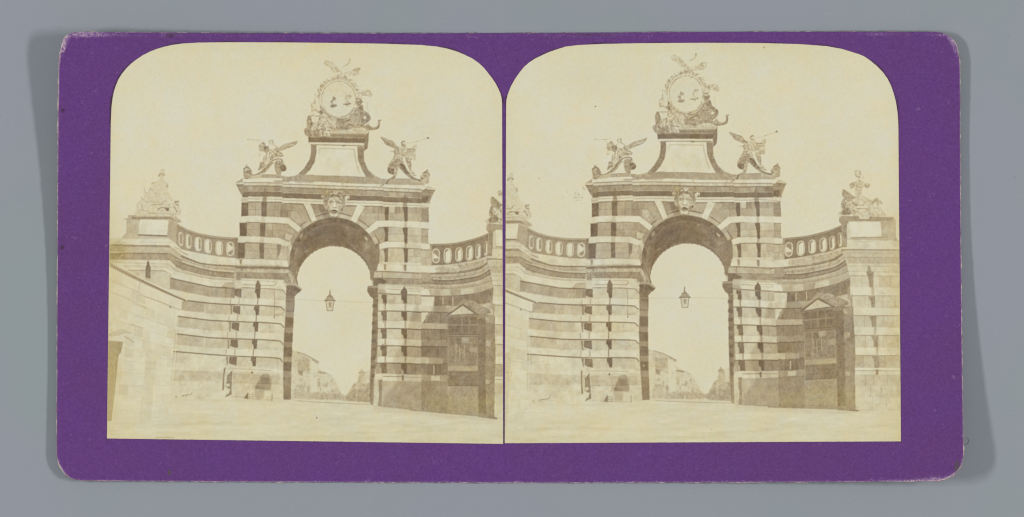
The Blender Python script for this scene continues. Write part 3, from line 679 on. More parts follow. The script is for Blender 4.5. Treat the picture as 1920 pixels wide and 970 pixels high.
    for y in (690, 710, 728): S([(278, y), (322, y + 3)], 8, 190, .9, sm=False); S([(278, y + 8), (322, y + 11)], 5, 140, .8, sm=False)
    S("275,680 272,742", 5, 130); S("320,685 322,742", 4, 140); S("502,700 498,760", 10, 158, .9); S("120,722 190,718 235,730", 4, 150, .6); S("330,745 490,752 500,760", 5, 170, .7)
    g.dots("145,600 210,590 140,640", 8, 140, .6)
    # jamb in shade at the left of the opening
    F(410, 510, 5)
    P("640,100 722,102 785,165 740,200 712,232 712,320 700,440 690,560 685,700 680,900 676,1198 608,1198 604,900 612,600 628,400 632,200", 136, 7)
    for y0, y1, t in ((290, 360, 144), (375, 425, 158), (430, 520, 128), (520, 570, 150), (570, 660, 122), (655, 700, 150), (705, 790, 122), (795, 840, 154), (845, 925, 120), (930, 985, 152)):
        k = (y0 - 290) / 700; P([(634 - 30 * k, y0), (710 - 32 * k, y0 + 4), (706 - 32 * k, y1 + 6), (632 - 30 * k, y1)], t, 6, al=.85)
    P("608,990 680,985 676,1198 608,1198", 138, 6, al=.8)
    P("632,125 650,102 722,104 785,165 775,172 715,130 660,125", 168, 6); P("630,135 715,132 772,178 740,200 725,190 640,160", 122, 6); S("650,108 722,110 775,160", 4, 190, .6, sm=False); P("632,170 700,180 735,205 712,232 632,225", 128, 6); S("648,225 710,228", 4, 152, .5)
    # ---------------- gateway: lower storey, right pier
    F(670, 480, 5)
    P("130,142 600,90 600,1450 400,1425 235,1415 150,1410 130,1395 120,1160 130,850 148,700 148,440 150,400 120,380 92,330 98,282 145,280 120,215 128,140", 182, 5)
    P("205,60 250,58 600,66 600,90 195,80", 205, 4)
    P("30,-30 90,20 120,90 130,142 195,135 203,85 208,20 210,-60 200,-120 150,-100", 138, 7)
    P("195,72 600,90 740,100 720,158 480,152 280,142 180,140", 208, 3); S("195,72 270,78 430,82 600,92", 4, 178, .7, sm=False); P("248,76 272,80 270,135 250,130", 156); P("432,82 460,84 458,145 440,140", 150)
    P("130,140 280,143 480,153 600,160 600,168 480,162 280,152 132,150", 140, 5); P("132,152 280,155 600,170 600,212 280,208 140,205", 180, 9); S("140,208 280,210 600,218", 6, 128, .9, sm=False); P("145,212 600,222 600,272 270,262 160,268", 156, 10)
    P("120,150 160,152 150,235 120,215", 140, 6); P("150,210 190,205 230,215 280,240 260,262 200,260 190,280 150,280", 124, 6); S("236,150 234,205", 5, 120, .8); g.dots("500,165 520,170 570,172 560,165", 14, 130, .5)
    P("200,262 262,275 270,320 262,360 200,350", 186, 6); P("200,310 262,318 262,352 200,350", 170, 5)
    P("262,275 420,280 465,290 630,298 600,330 600,362 280,352 262,320", 207, 3); S("270,290 425,296", 4, 165, .8, sm=False); S("272,310 420,318", 5, 145, .85, sm=False); S("462,306 600,314", 4, 150, .8, sm=False); S("470,328 600,334", 5, 160, .8, sm=False)
    P("595,335 615,310 668,312 682,372 598,368", 211, 2)
    S("195,352 280,356 600,372 720,378", 7, 122, .9, sm=False)
    P("405,340 420,315 432,300 440,282 450,300 465,320 470,350 465,362 410,360", 122, 5)
    rows = [(368, 448, 191), (524, 608, 193), (686, 776, 192), (848, 940, 190), (1010, 1108, 164)]
    for k, (y0, y1, t) in enumerate(rows):
        d = -3.5 * k
        P([(195 + d, y0 - 6), (232 + d, y0 - 6), (232 + d, y1), (190 + d, y1)], t, 5); P([(228 + d, y0 - 6), (276, y0 - 4), (276, y1), (240 + d, y1), (240 + d, (y0 + y1) / 2), (225 + d, (y0 + y1) / 2 - 20)], 128, 8)
        B(276, y0, 412, y1, t, 1 if k else 2, 1, 3, 5); P([(412, y0), (466, y0), (464, y1), (436, y1), (430, (y0 + y1) / 2 + 15), (412, (y0 + y1) / 2)], 122, 7); B(466, y0 + 3, 598, y1 + 4, t - 8, 1 if k % 2 else 2, 1, 4, 6)
    for k, (a, b) in enumerate(((450, 512), (612, 676), (780, 838), (946, 1000))):
        d = -4 * k
        P([(192 + d, a), (262, a), (460, a + 2), (600, a + 10), (600, b + 12), (460, b + 4), (270, b), (185 + d, b + 14), (178 + d, b - 20)], 208, 3)
        S([(176 + d, b + 22), (190 + d, b + 6), (272, b + 4), (462, b + 8), (600, b + 18)], 8, 120, .95, sm=False); S([(262, a), (262, b)], 14, 150, .8, sm=False); S([(452, a), (450, b)], 18, 158, .75, sm=False)
    g.dots("262,455 240,832 245,620", 12, 112, .8); S("262,455 245,470 262,600 240,625", 3, 150, .7)
    F(670, 620, 5)
    P("155,410 240,402 420,412 600,418 600,478 240,470 235,462 160,455", 205, 3); S("245,430 415,434", 6, 120, .85, sm=False); S("440,436 600,440", 5, 140, .7, sm=False); P("415,420 438,420 432,470 418,468", 140)
    P("240,472 600,482 600,745 370,728 235,715", 176, 7); S("240,550 600,552", 3, 158, .6, sm=False); P("150,455 205,462 190,560 210,600 185,705 148,708 150,560", 196, 6); P("200,465 236,460 228,715 190,708 205,600", 150, 8); g.dots("180,680 160,620 175,640", 10, 150, .7)
    P("372,680 470,690 470,725 372,722", 178, 6); S("372,725 500,738", 6, 150, .8); g.dots("615,735", 9, 110, .8)
    # dark jamb edge of the right pier and impost
    F(670, 480, 5)
    P("148,400 195,400 192,700 188,850 160,1000 150,1160 120,1395 130,850 140,700 148,440", 140, 7)
    P("150,440 150,400 192,400 188,1000 160,1100 150,1400 122,1395 118,1180 130,850 138,700", 138, 7, al=.7)
    for y in range(450, 1160, 82): P([(142 - (y - 450) * .02, y), (184 - (y - 450) * .03, y), (184 - (y - 450) * .03, y + 34), (138 - (y - 450) * .02, y + 34)], 120 if y % 164 else 152, 6, al=.7)
    P("98,282 190,278 195,390 150,402 118,378 92,330", 134, 7); P("100,284 188,280 190,300 102,302", 160, 5); S("95,330 140,345 190,345", 5, 110, .6)
    # diagonal shade over the right pier and bay
    M("738,372 722,385 700,500 640,600 600,640 598,560 572,440 545,470 500,575 470,690 440,780 400,860 335,945 330,1010 380,1175 250,1330 235,1420 850,1480 870,800 870,560 850,500", .90, soft=1.6)
    F(430, 330, 5); S("890,620 890,620", 1, 150)

    # ---------------- curve of inscription attic above the cornice
    g.cur = ATTIC; F(570, 220, 5)
    P("40,235 66,262 66,330 50,400 0,480 -60,540 -110,568 -185,572 -200,592 -300,596 -300,600 150,605 500,625 1140,640 1140,640 1100,600 960,590 870,585 830,560 780,582 720,575 660,545 600,490 565,410 560,320 600,290 610,130 600,120 600,60 30,60", 168, 7)
    P("66,265 118,262 120,330 100,420 60,490 10,540 -60,560 -60,540 0,480 50,400 66,330", 144, 8); S("60,400 105,430", 5, 120); S("20,470 60,500", 5, 120, .8)
    P("500,275 560,280 560,400 600,500 650,560 640,580 580,560 540,480 505,380", 150, 8); S("500,375 560,378", 5, 120, .8); S("520,440 575,430", 4, 125, .8)
    P("-100,565 0,545 180,560 480,565 590,570 700,600 700,620 150,605 -180,596", 162, 6)
    for x in (95, 175, 255, 350, 420, 510, 620): S([(x, 562), (x, 605)], 3, 142, .7, sm=False)
    P("118,262 500,272 500,300 505,400 540,490 582,560 500,558 400,550 95,545 90,540 12,542 60,490 100,420 118,330", 209, 3)
    S("150,292 470,300 472,330 490,430 520,520", 9, 178, .8, sm=False); S("148,292 140,340", 7, 184, .7); P("152,300 462,308 466,400 510,525 90,520 120,430 150,340", 210, 3)
    S("12,545 95,542 98,549 500,560 508,566 582,562", 6, 150, .85, sm=False); M("250,420 350,425 345,485 255,475", 1.0, soft=3, yel=.5)
    # cap of the attic
    P("5,110 30,95 40,140 600,150 606,200 596,290 568,315 565,265 45,245 40,200", 152, 8); P("50,160 600,170 600,205 60,200", 150, 7)
    P("100,125 610,120 606,150 250,148 60,140", 186, 9); S("250,150 600,152", 7, 202, .7, sm=False); S("50,170 160,165 380,175 600,178", 6, 130, .8, sm=False)
    P("45,190 565,200 565,240 48,232", 126, 7); P("565,180 608,140 604,230 590,290 568,310", 136, 6)
    P("48,236 560,244 562,262 50,252", 204, 3); S("60,258 540,268", 5, 140, .8, sm=False); S("360,268 380,270", 10, 130, .7)
    # scroll plinths left and right
    F(455, 250, 10); P("345,770 640,775 650,845 350,840", 170, 6); S("380,775 640,782", 9, 140, .8, sm=False); S("460,780 460,838", 5, 145, .7)
    P("160,790 360,740 350,840 140,840", 184, 5)
    F(710, 250, 10); P("190,855 600,855 600,915 180,905", 170, 7); S("310,855 575,858", 10, 135, .8, sm=False); g.dots("440,890", 36, 150, .7); P("590,840 800,880 790,935 590,915", 180, 6); S("590,860 590,915", 6, 140, .8)
    S("195,870 160,910 140,940", 16, 130, .8)
    # marks along the ledge (worn, illegible lettering)
    F(430, 330, 5); g.cur = GATE
    for i, x in enumerate(range(425, 785, 13)):
        if 560 < x < 610: continue
        y = 50 + (x - 425) * .03; S([(x, y - 7), (x + g.rng.uniform(-2, 2), y + 7)], 5, 135, .75, sm=False)
        if i % 2: S([(x, y + g.rng.uniform(-6, 6)), (x + 9, y + g.rng.uniform(-6, 6))], 4, 140, .7, sm=False)
    F(640, 330, 5); g.dots("12,76 385,88 370,92 395,84", 12, 130, .8); g.dots("335,92 410,98", 8, 150, .7); S("440,40 425,75", 10, 130, .8)

    # ---------------- lantern on its wire
    g.cur = LANT; F(400, 480, 3.234)
    S("435,262 560,267 660,272 740,274 860,280 975,284", 2.2, 176, .8, sm=False, own=True); S("365,355 430,345", 3, 160, .7)
    S("780,300 880,345 1000,385", 1.8, 196, .6, sm=False)
    P("706,205 710,206 712,240 740,268 738,275 674,276 674,268 700,240", 162, 8)
    S("708,206 707,240", 3, 140, 1, own=True); P("684,250 700,238 716,238 732,256", 150); S("674,271 740,273", 6, 142, 1, sm=False, own=True); S("690,252 725,254", 4, 170, .6)
    P("682,278 732,278 724,334 688,332", 196, 6); S("683,278 690,332", 4.5, 142, .9, sm=False); S("731,278 723,332", 4.5, 142, .9, sm=False); S("689,332 724,333", 4, 140, .9, sm=False); P("698,282 716,282 714,310 702,310", 160, 6); S("696,312 718,312", 3, 165, .7)
def draw_figures(g):
    P, S, F, M, D = g.P, g.S, g.F, g.M, g.dots
    # ---------------- grotesque mask on the keystone
    g.cur = MASK; F(582, 340, 10)
    M("255,300 330,520 350,680 240,690 180,560 150,440 250,430", .88, soft=.6)
    P("205,300 215,268 262,262 300,300 335,250 360,205 410,188 440,190 470,172 500,190 560,192 605,225 640,290 662,380 650,440 648,520 600,575 545,590 532,650 515,690 480,662 420,662 372,650 345,560 315,525 272,505 250,420 240,350", 166, 8, sm=True)
    P("640,300 680,270 735,275 738,335 680,350 650,400", 194, 6)
    P("700,320 720,310 715,345 690,345", 130)
    P("265,310 330,260 350,300 320,420 300,460 275,400", 150, 8, sm=True)
    P("340,290 400,250 480,250 560,280 600,340 600,380 560,350 530,300 440,290 400,300 350,340", 146, 9, sm=True)
    S("350,290 355,235 395,205 430,215", 16, 128, .85); S("540,215 590,240 620,300 630,370", 16, 130, .85); S("375,240 385,225 410,235", 14, 208, .9)
    S("440,200 470,240 500,200", 14, 210, .9); D("470,260 440,255 500,258", 22, 128, .8); S("350,330 400,310", 10, 205, .7); S("345,350 390,330", 8, 130, .8); S("560,300 600,350", 12, 200, .8); S("570,330 600,360", 8, 130, .9)
    P("350,340 420,305 500,300 550,330 600,400 605,460 560,520 500,560 410,550 350,510 330,430", 187, 7, sm=True)
    S("350,390 400,378 430,390", 18, 138, .9); S("480,388 530,392 580,415", 18, 136, .9); D("372,412 535,425", 26, 178, 1); S("345,412 372,405 400,415", 7, 120, .9); S("505,412 540,412 575,425", 7, 120, .9); D("372,416 538,424", 11, 128, .9)
    P("440,400 465,400 480,460 500,480 470,500 430,498 410,475 430,455", 212, 3, sm=True); S("408,480 440,495 500,490", 9, 118, .9); S("430,440 425,465", 6, 160, .6)
    D("395,460 520,470", 26, 206, .8); S("560,450 550,520 520,545", 18, 178, .6); S("330,460 350,520 380,545", 14, 172, .6)
    P("400,545 440,532 500,552 490,580 450,590 415,575", 112, 6, sm=True); S("395,540 440,520 505,540", 12, 206, .9); S("420,560 460,572 480,565", 8, 196, .9)
    P("370,590 420,610 490,600 515,620 500,655 420,655 375,640", 200, 5, sm=True); S("415,605 450,618 480,608", 8, 134, .9); S("425,632 470,632", 6, 205)
    P("570,515 600,505 612,540 590,560", 128, 8); S("530,530 570,560 560,580", 9, 150, .8); S("615,500 640,520 600,570", 10, 198, .8); S("520,560 530,600 520,680", 10, 160, .7)
    S("230,290 245,350 262,440 290,500", 9, 140, .9); S("215,290 232,275", 12, 208); S("245,400 262,470 285,505", 12, 202, .8)
    D("300,200 315,190", 60, 184, .5); F(582, 340, 10); M("265,170 345,170 345,260 270,250", 1.0, soft=1.2, yel=.9)

    # ---------------- medallion group on the attic
    g.cur = MEDAL; F(600, 95, 10)
    P("72,240 98,180 160,186 232,215 290,262 322,322 372,362 402,420 430,425 500,405 558,388 620,358 682,322 762,330 742,400 738,440 690,470 600,472 560,482 505,492 490,560 330,560 305,482 322,432 240,405 180,322 120,290", 196, 4, sm=True)
    S("90,230 180,250 260,300 330,370", 22, 184, .6); S("100,195 200,225 280,275 330,330", 10, 178, .6); S("620,380 680,345 745,340", 18, 180, .7); S("560,410 640,400 735,430", 8, 176, .6); S("520,455 600,455 690,460", 14, 182, .6); S("400,400 410,470 400,520", 26, 184, .6)
    S("440,300 500,268 545,225 552,172", 30, 190, .9, own=True); S("500,262 548,225 552,175", 20, 182, .7); S("552,165 558,195", 18, 164, .7)
    D("330,490 360,500 350,460 480,470", 26, 176, .6); S("310,480 380,520 470,500", 10, 172, .6)
    F(0, 0, 1)
    P(ring(635, 185.5, 38, 39.5), 190, 5); P(ring(635, 185.5, 39, 40.5, 20, 160, 20), 172, 6)
    for i in range(190):                                    # laurel garland round the frame
        a = math.radians(g.rng.uniform(150, 395)); r = g.rng.uniform(36.3, 41.5)
        if a > math.radians(350) and r > 40: r = 38
        x, y = 635 + r * math.cos(a), 185.5 + r * 1.03 * math.sin(a)
        S([(x, y), (x + 2.2 * math.cos(a + 1), y + 2.2 * math.sin(a + 1))], g.rng.uniform(1.1, 2.2), g.rng.choice([158, 170, 186, 200]), .75, own=r < 39.5)
    S(ring(635, 185.5, 35.6, 37), 1.0, 172, .8); S(ring(635, 185.5, 33.8, 35.2), 2.4, 208, .95); S(ring(635, 186, 31.8, 33.4, 180, 360), 2.2, 178, .85); S(ring(635, 186, 31.8, 33.4, 0, 180), 1.0, 176, .7)
    P(ring(635, 186.3, 31, 32.6), 207, 2.5)
    S(ring(635, 185.5, 30, 31.5, 195, 300, 20), 1.6, 203, .7); S(ring(635, 185.5, 34.5, 36, 30, 150, 20), 1.3, 150, .7)
    F(560, 160, 10)
    P("640,215 690,235 700,275 655,300 640,335 660,355 712,365 716,388 690,412 605,418 586,385 615,355 590,320 590,300 620,275", 168, 8, sm=True); P("650,300 700,290 720,330 700,355 655,345", 206, 3, sm=True); S("650,235 690,250", 12, 138, .7); S("610,300 640,330", 14, 140, .7); S("600,400 650,395 705,385", 16, 138, .8); S("625,345 660,370", 10, 150, .8)
    F(640, 160, 10)
    P("90,200 165,180 190,220 160,260 150,320 190,340 160,370 100,378 40,360 60,335 100,330 70,250", 186, 6, sm=True); S("90,200 150,190", 12, 165, .7); S("35,355 80,365 120,360 175,340", 16, 148, .85); S("75,240 110,260", 12, 176, .8); D("100,310 75,300", 14, 150, .7); P("110,240 150,240 150,310 115,320", 204, 3, sm=True); S("105,385 122,395", 10, 140)
    # seated winged figure at the left
    F(560, 160, 10)
    P("400,410 440,470 520,540 620,600 700,640 780,640 880,660 970,600 970,860 600,850 560,900 590,960 540,965 480,950 400,960 395,860 250,860 170,960 150,900 95,850 150,790 148,640 200,560 235,510 230,400 245,345 275,330 300,220 290,170 330,180 380,240 405,330", 180, 6, sm=True)
    P("300,190 330,185 395,260 405,400 385,470 330,440 320,330", 205, 3, sm=True); S("330,200 370,260 385,380", 8, 192, .8); S("385,190 390,240 392,330 388,380", 6, 172, .6)
    P("240,350 300,340 335,380 325,440 295,470 255,440 240,400", 194, 4, sm=True); S("245,380 240,345 285,335", 10, 160, .7); D("268,408 300,470", 18, 158, .8); P("285,375 325,385 318,435 290,440", 204, 3, sm=True); S("280,320 310,322", 10, 158, .8); S("300,250 312,300", 6, 182, .7)
    P("225,500 300,490 395,540 400,580 240,575 200,545", 206, 3, sm=True); S("245,570 310,580 400,575", 14, 142, .85); P("225,590 365,595 355,680 250,690", 206, 3, sm=True); S("375,495 400,520 405,600 380,650", 14, 146, .8)
    P("160,610 205,560 240,640 245,740 230,800 250,860 170,850 150,740", 158, 8, sm=True); S("225,580 240,680 220,780", 16, 130, .6); S("165,640 160,740 190,820", 12, 180, .6); S("190,600 200,700", 10, 172, .7)
    P("395,400 440,430 450,520 410,560 400,480", 150, 9, sm=True); S("395,405 440,440", 8, 130, .8); S("420,440 470,520 540,600", 16, 196, .9)
    for a, w, t in (("410,560 440,640 520,650", 18, 206), ("470,560 540,640 640,720 700,800", 18, 208), ("540,600 640,680 760,770", 18, 208), ("620,610 700,690 760,740", 14, 204), ("430,640 520,690 560,800 600,830", 22, 210), ("560,660 600,740 690,800", 12, 208),
                    ("390,700 450,690 500,740 520,800 560,850", 20, 208), ("400,740 380,800 400,820 450,760", 16, 204), ("250,790 300,780 350,720", 16, 206), ("310,740 330,790 310,840", 14, 202), ("410,860 430,940", 18, 208), ("470,860 500,930 480,950", 16, 206), ("500,860 560,890 580,955", 20, 210)): S(a, w, t, .9)
    for a, w, t in (("430,600 500,600 590,620", 7, 160), ("520,640 600,720 680,790", 7, 150), ("590,640 680,710 750,760", 6, 156), ("500,680 530,760 570,810", 8, 146), ("400,690 440,670 520,690", 6, 150), ("420,780 470,740 470,700", 10, 132), ("380,830 430,820 500,850", 9, 138),
                    ("270,800 330,770 370,700", 7, 148), ("250,690 260,760 240,800", 12, 136), ("330,830 380,850", 16, 136), ("430,870 445,920 460,880", 9, 134), ("540,780 600,800 660,830", 8, 140), ("545,845 600,855", 10, 134), ("600,760 640,790", 7, 140), ("510,900 550,950", 7, 150), ("640,640 720,660 820,640", 8, 158)): S(a, w, t, .85)
    P("95,850 160,810 250,850 395,860 400,960 170,965", 158, 9, sm=True); D("120,850", 44, 176, .8); D("300,880", 60, 158, .6)
    # reclining drapery and elephant at the right
    F(640, 160, 10)
    P("-90,640 0,610 100,600 180,540 260,460 290,400 270,330 290,250 350,260 400,310 440,350 420,400 440,470 520,540 552,600 545,660 520,740 600,795 668,780 690,740 680,655 742,652 745,668 712,690 722,770 690,820 600,842 500,848 440,830 0,840 -100,800", 164, 8, sm=True)
    P("270,130 350,90 420,90 500,95 550,130 575,190 540,230 480,205 400,200 390,260 420,310 500,340 490,430 520,520 440,500 400,380 330,380 310,330 280,240 290,190", 194, 5, sm=True)
    S("330,120 360,150 420,110 500,90 548,130 568,190 530,225", 16, 186, .7, own=True); S("500,92 545,125 560,170", 9, 168, .7); S("360,150 400,130", 12, 168, .7); S("410,180 480,190", 10, 180, .6); S("285,250 340,265 390,310", 18, 140, .85); S("330,290 380,310", 8, 170, .7)
    P("300,320 350,290 390,330 330,390 300,380", 150, 8, sm=True); P("400,330 490,340 480,420 500,500 440,480 410,400", 210, 2, sm=True); S("465,390 468,450", 10, 186, .7); P("330,400 380,360 410,420 400,480 340,490", 142, 8, sm=True); S("330,400 400,350", 12, 205, .8)
    S("20,620 120,590 200,520 260,440 300,380", 14, 200, .9); S("0,600 110,570 190,500 250,420", 9, 150, .8); S("30,640 130,620 220,560 280,470", 9, 134, .6); S("100,620 180,580 250,510", 12, 184, .7)
    P("330,500 430,480 540,570 545,640 500,700 430,740 360,690 320,600", 156, 8, sm=True); D("440,610", 58, 216, 1); D("515,600", 50, 136, .6); S("480,520 530,560 548,620", 10, 178, .7)
    S("550,650 510,700 440,750", 20, 208, .95); S("470,760 520,790 600,808 668,790 706,750 704,680", 40, 164, 1, own=True); S("520,815 600,828 680,800 712,750", 14, 134, .8); S("560,785 640,780 680,730 690,670", 10, 196, .8); S("690,662 738,662", 16, 156, .9)
    S("100,740 220,760 330,750 430,770", 20, 134, .5); S("180,650 210,720 240,760", 14, 178, .7); S("290,560 300,650 340,720", 12, 170, .5); S("60,690 120,660 160,650", 22, 126, .7); S("20,700 60,740", 24, 146, .7); D("110,740 150,700", 50, 172, .6)
    P("150,830 240,800 400,805 470,850 160,870", 194, 5, sm=True); S("0,800 120,820", 16, 130, .7); S("0,660 60,650 110,640", 10, 196, .7)

    # ---------------- trumpeting angels (left, right) on their scrolls
    g.cur = ANGL; F(455, 250, 10)
    P("395,430 440,380 380,350 330,340 340,390 345,410 295,418 315,340 300,230 345,195 410,180 450,240 500,215 495,150 520,120 575,130 575,200 620,230 660,265 740,235 800,200 900,178 1010,140 1035,130 1020,190 960,240 880,275 780,300 690,340 730,370 765,410 735,450 600,460 560,540 520,600 440,660 300,700 290,680 320,590 325,545 370,535", 176, 6, sm=True)
    S("95,118 200,124 330,134", 9, 172, .9, own=True); D("98,120", 26, 160, .9); S("330,134 450,140", 6, 198, .7)
    D("378,185", 46, 160, .8); S("360,190 385,175 405,195", 14, 138, .7); S("265,145 300,180 340,215", 10, 184, .7); P("300,250 350,240 420,280 410,340 320,330", 176, 7, sm=True)
    P("400,255 450,250 490,290 480,345 420,350 390,300", 148, 7, sm=True); S("320,230 380,290 400,330", 10, 160, .7); P("300,330 330,340 350,390 300,415", 202, 3, sm=True); S("296,400 345,408", 6, 172, .7)
    P("505,130 560,125 570,190 510,200", 198, 4, sm=True); S("500,140 505,190 520,215", 9, 158, .8); S("560,140 572,180", 12, 152, .9); P("495,215 560,215 620,270 560,310 500,290", 208, 3, sm=True)
    P("670,280 740,235 830,195 960,165 1025,140 1015,185 950,240 860,275 760,300 690,330", 176, 6, sm=True)
    for a in ("670,285 760,250 860,215 960,190 1020,160", "690,265 760,225 850,190 950,172", "720,300 820,270 930,240 1000,200", "700,330 780,310 810,285"): S(a, 8, 146, .8)
    for a in ("680,275 770,235 870,200", "740,280 850,240 960,215"): S(a, 9, 204, .8)
    D("615,300 650,350", 30, 134, .8); S("600,350 680,390 740,395", 14, 204, .9); S("610,400 700,420 760,412", 8, 142, .9); S("600,370 660,410 740,440", 8, 158, .8); S("680,375 735,380", 8, 136, .8); S("560,280 600,330 590,380", 12, 206, .9)
    S("500,320 560,380 540,400", 18, 208, .9); S("440,370 480,380 520,420", 10, 138, .8); S("480,360 470,440 420,560", 30, 208, .95); S("520,400 500,480 440,590", 20, 206, .9); S("430,400 400,500 380,545", 22, 200, .9); S("455,460 415,530", 10, 136, .85); S("405,430 395,500 380,535", 9, 146, .8)
    S("520,450 530,500", 20, 128, .8); S("560,430 600,460 640,450", 12, 204, .8); S("545,430 560,500", 9, 148, .8); S("580,390 560,450", 9, 150, .8)
    P("325,545 375,550 400,600 360,640 300,690 295,660 325,600", 158, 8, sm=True); S("340,560 350,600", 12, 190, .7); S("350,640 430,620 500,560", 10, 134, .8); S("330,680 400,650 470,610", 12, 190, .8); S("380,600 400,610 440,600", 10, 208, .8)
    # scrolls
    P("10,665 40,640 68,585 100,620 150,670 180,740 160,800 110,855 30,855 15,760", 166, 7, sm=True); S("20,665 80,640 130,665 155,720 140,760 100,740 105,700 140,710", 13, 128, .85); S("30,690 90,665 130,700", 8, 192, .8); D("128,745 150,770", 24, 116, .8); S("110,790 160,780", 12, 194, .7); S("60,600 75,625", 12, 190, .6)
    S("150,775 230,778 300,755 380,700 450,640 510,570 560,520 640,485 720,490 750,530 740,580", 20, 134, .95, own=True)
    S("180,770 260,765 360,690 440,630", 8, 196, .7); P("340,750 420,680 520,590 560,540 590,560 560,600 500,660 420,740", 158, 7, sm=True); S("380,740 460,670 530,590", 8, 190, .6)
    P("590,580 640,510 720,510 770,560 820,640 815,690 770,715 715,720 715,760 730,800 760,840 640,840 640,770 600,700", 168, 6, sm=True); P("690,620 780,590 820,650 810,700 750,720 700,700", 128, 6, sm=True); P("600,640 680,620 720,720 700,790 640,770", 160, 7, sm=True)
    S("740,520 720,580 670,600 630,570 650,535 700,540 690,570", 13, 138, .85); S("640,560 660,520 720,520", 8, 206, .8); S("620,640 700,640 720,690", 8, 136, .7); S("740,560 790,600", 10, 186, .7)
    P("750,800 860,815 1000,790 1090,760 1100,860 760,870", 162, 6, sm=True)
    g.cur = SKY; P("590,570 600,640 620,760 380,768 470,690 540,600 570,565", 211, 2)
    g.cur = ANGR; F(710, 250, 10)
    P("40,95 55,65 110,90 200,130 260,150 300,205 370,250 430,240 415,190 440,150 480,140 505,190 500,225 530,290 640,290 660,240 700,215 720,250 690,330 690,400 685,500 640,500 600,520 615,600 610,690 660,740 700,800 650,800 560,760 520,700 470,590 440,560 240,520 250,490 290,420 300,400 280,350 220,340 290,330 310,300 200,250 120,205 90,150", 176, 6, sm=True)
    P("40,95 55,65 200,130 265,155 310,220 365,260 340,320 270,280 190,235 120,200 90,150", 170, 6, sm=True)
    for a in ("50,80 150,130 230,190 350,280", "80,130 160,180 250,250", "110,190 190,220 280,270", "200,130 270,160 320,230", "60,100 140,160 230,220"): S(a, 8, 142, .8)
    for a in ("70,90 170,145 260,210", "110,170 190,210 260,255"): S(a, 7, 200, .8)
    S("520,185 640,180 720,155 900,95", 7, 178, .9, own=True); P("895,100 925,65 950,105", 130, 4); S("700,155 735,150", 14, 166, .8); S("640,180 560,185", 5, 198, .7)
    P("415,185 440,150 485,145 500,200 480,240 430,215", 172, 6, sm=True); S("420,180 450,155 490,150", 14, 146, .8); S("430,210 470,225 500,225", 14, 136, .8); P("455,165 500,180 490,220 460,210", 204, 3, sm=True)
    P("370,255 430,245 500,240 550,290 540,380 390,400 370,330", 194, 5, sm=True); S("370,290 385,400", 18, 138, .8); S("400,300 460,350 530,375", 8, 164, .8); S("430,280 480,330", 7, 180, .7); S("390,350 450,380", 8, 170, .7); D("515,370 545,330", 18, 134, .7)
    S("540,298 600,292 655,292", 14, 134, .8); S("560,320 620,320 670,345", 12, 206, .9); P("640,240 700,215 710,260 670,295 640,285", 186, 5, sm=True); D("660,250", 30, 172, .6); S("580,345 670,350", 7, 150, .8)
    P("290,320 370,330 370,400 310,410 280,360", 172, 8, sm=True); D("305,325 310,390", 24, 134, .8); S("215,340 260,345 330,370", 12, 176, .9, own=True); S("330,330 360,380", 10, 190, .8)
    P("560,380 680,360 690,500 640,500 600,490 570,450", 192, 5, sm=True); S("640,380 650,450 670,500", 9, 176, .7); S("600,400 610,470", 7, 178, .7); D("600,490 520,500 670,490", 16, 154, .7)
    P("280,430 340,410 520,420 560,430 540,470 420,470 440,540 380,520 330,480 300,500", 188, 6, sm=True); S("330,480 360,450 420,440 540,435", 9, 206, .9); S("385,405 460,412 560,400 590,370", 9, 162, .8)
    for a in ("335,470 360,520 390,540", "380,480 400,520 430,545", "350,500 395,500", "300,430 290,500", "340,450 370,440"): S(a, 9, 126, .85)
    S("470,470 500,560 560,680", 44, 210, .95); S("545,540 600,560 590,660", 24, 160, .9); S("530,580 570,660", 10, 140, .8); S("540,490 580,530", 14, 196, .8); S("550,690 600,720 650,770 700,800", 24, 200, .9); S("560,740 620,750", 8, 134, .8); S("640,790 700,800", 10, 134, .85); S("600,690 580,700", 10, 150, .6)
    P("180,590 220,540 290,520 400,560 470,580 500,650 540,740 600,800 700,860 800,880 800,905 700,890 600,850 520,790 450,720 390,660 350,640 350,720 330,800 290,860 200,880 250,830 270,780 180,740 165,680", 158, 7, sm=True)
    P("175,660 290,650 300,700 270,770 200,755 170,710", 130, 6, sm=True); P("400,570 460,580 540,720 540,790 480,740 410,660", 138, 6, sm=True); P("300,640 370,620 350,720 320,820 290,790 290,720", 172, 6, sm=True)
    S("190,620 200,570 260,545 330,555 380,580", 16, 196, .8); S("240,560 310,545 400,570", 12, 130, .8); S("310,600 300,640 250,650 225,620 245,590 290,600", 13, 142, .85); S("230,650 290,655", 10, 206, .8); D("262,620", 26, 132, .7)
    S("470,600 530,710 600,800 680,850 760,875 820,870", 18, 126, .9, own=True); S("500,610 560,710 640,800 720,850", 10, 200, .8)
    P("780,800 820,780 830,740 880,705 905,680 935,700 930,740 960,770 950,830 930,945 800,930 790,890", 176, 6, sm=True); S("830,750 880,730 930,745 955,790", 16, 130, .85); S("790,830 830,850 860,820 850,790 880,790 890,820", 14, 128, .85); D("810,860", 30, 116, .8); S("870,790 900,830 880,880", 8, 190, .7); D("905,690", 20, 150, .8)
    g.cur = SKY; P("385,650 400,665 560,845 310,848 340,790 370,690", 211, 2)

    # ---------------- seated statues with trophies on the pedestals
    g.cur = STATL; F(245, 310, 10)
    P("570,90 600,65 630,90 640,180 620,240 640,290 700,350 720,400 690,430 740,560 800,640 880,660 910,720 900,770 940,830 940,900 880,960 820,930 100,935 110,850 110,740 160,690 200,600 240,620 250,420 300,520 350,430 390,380 390,330 460,310 540,260 520,200 540,120", 200, 3, sm=True)
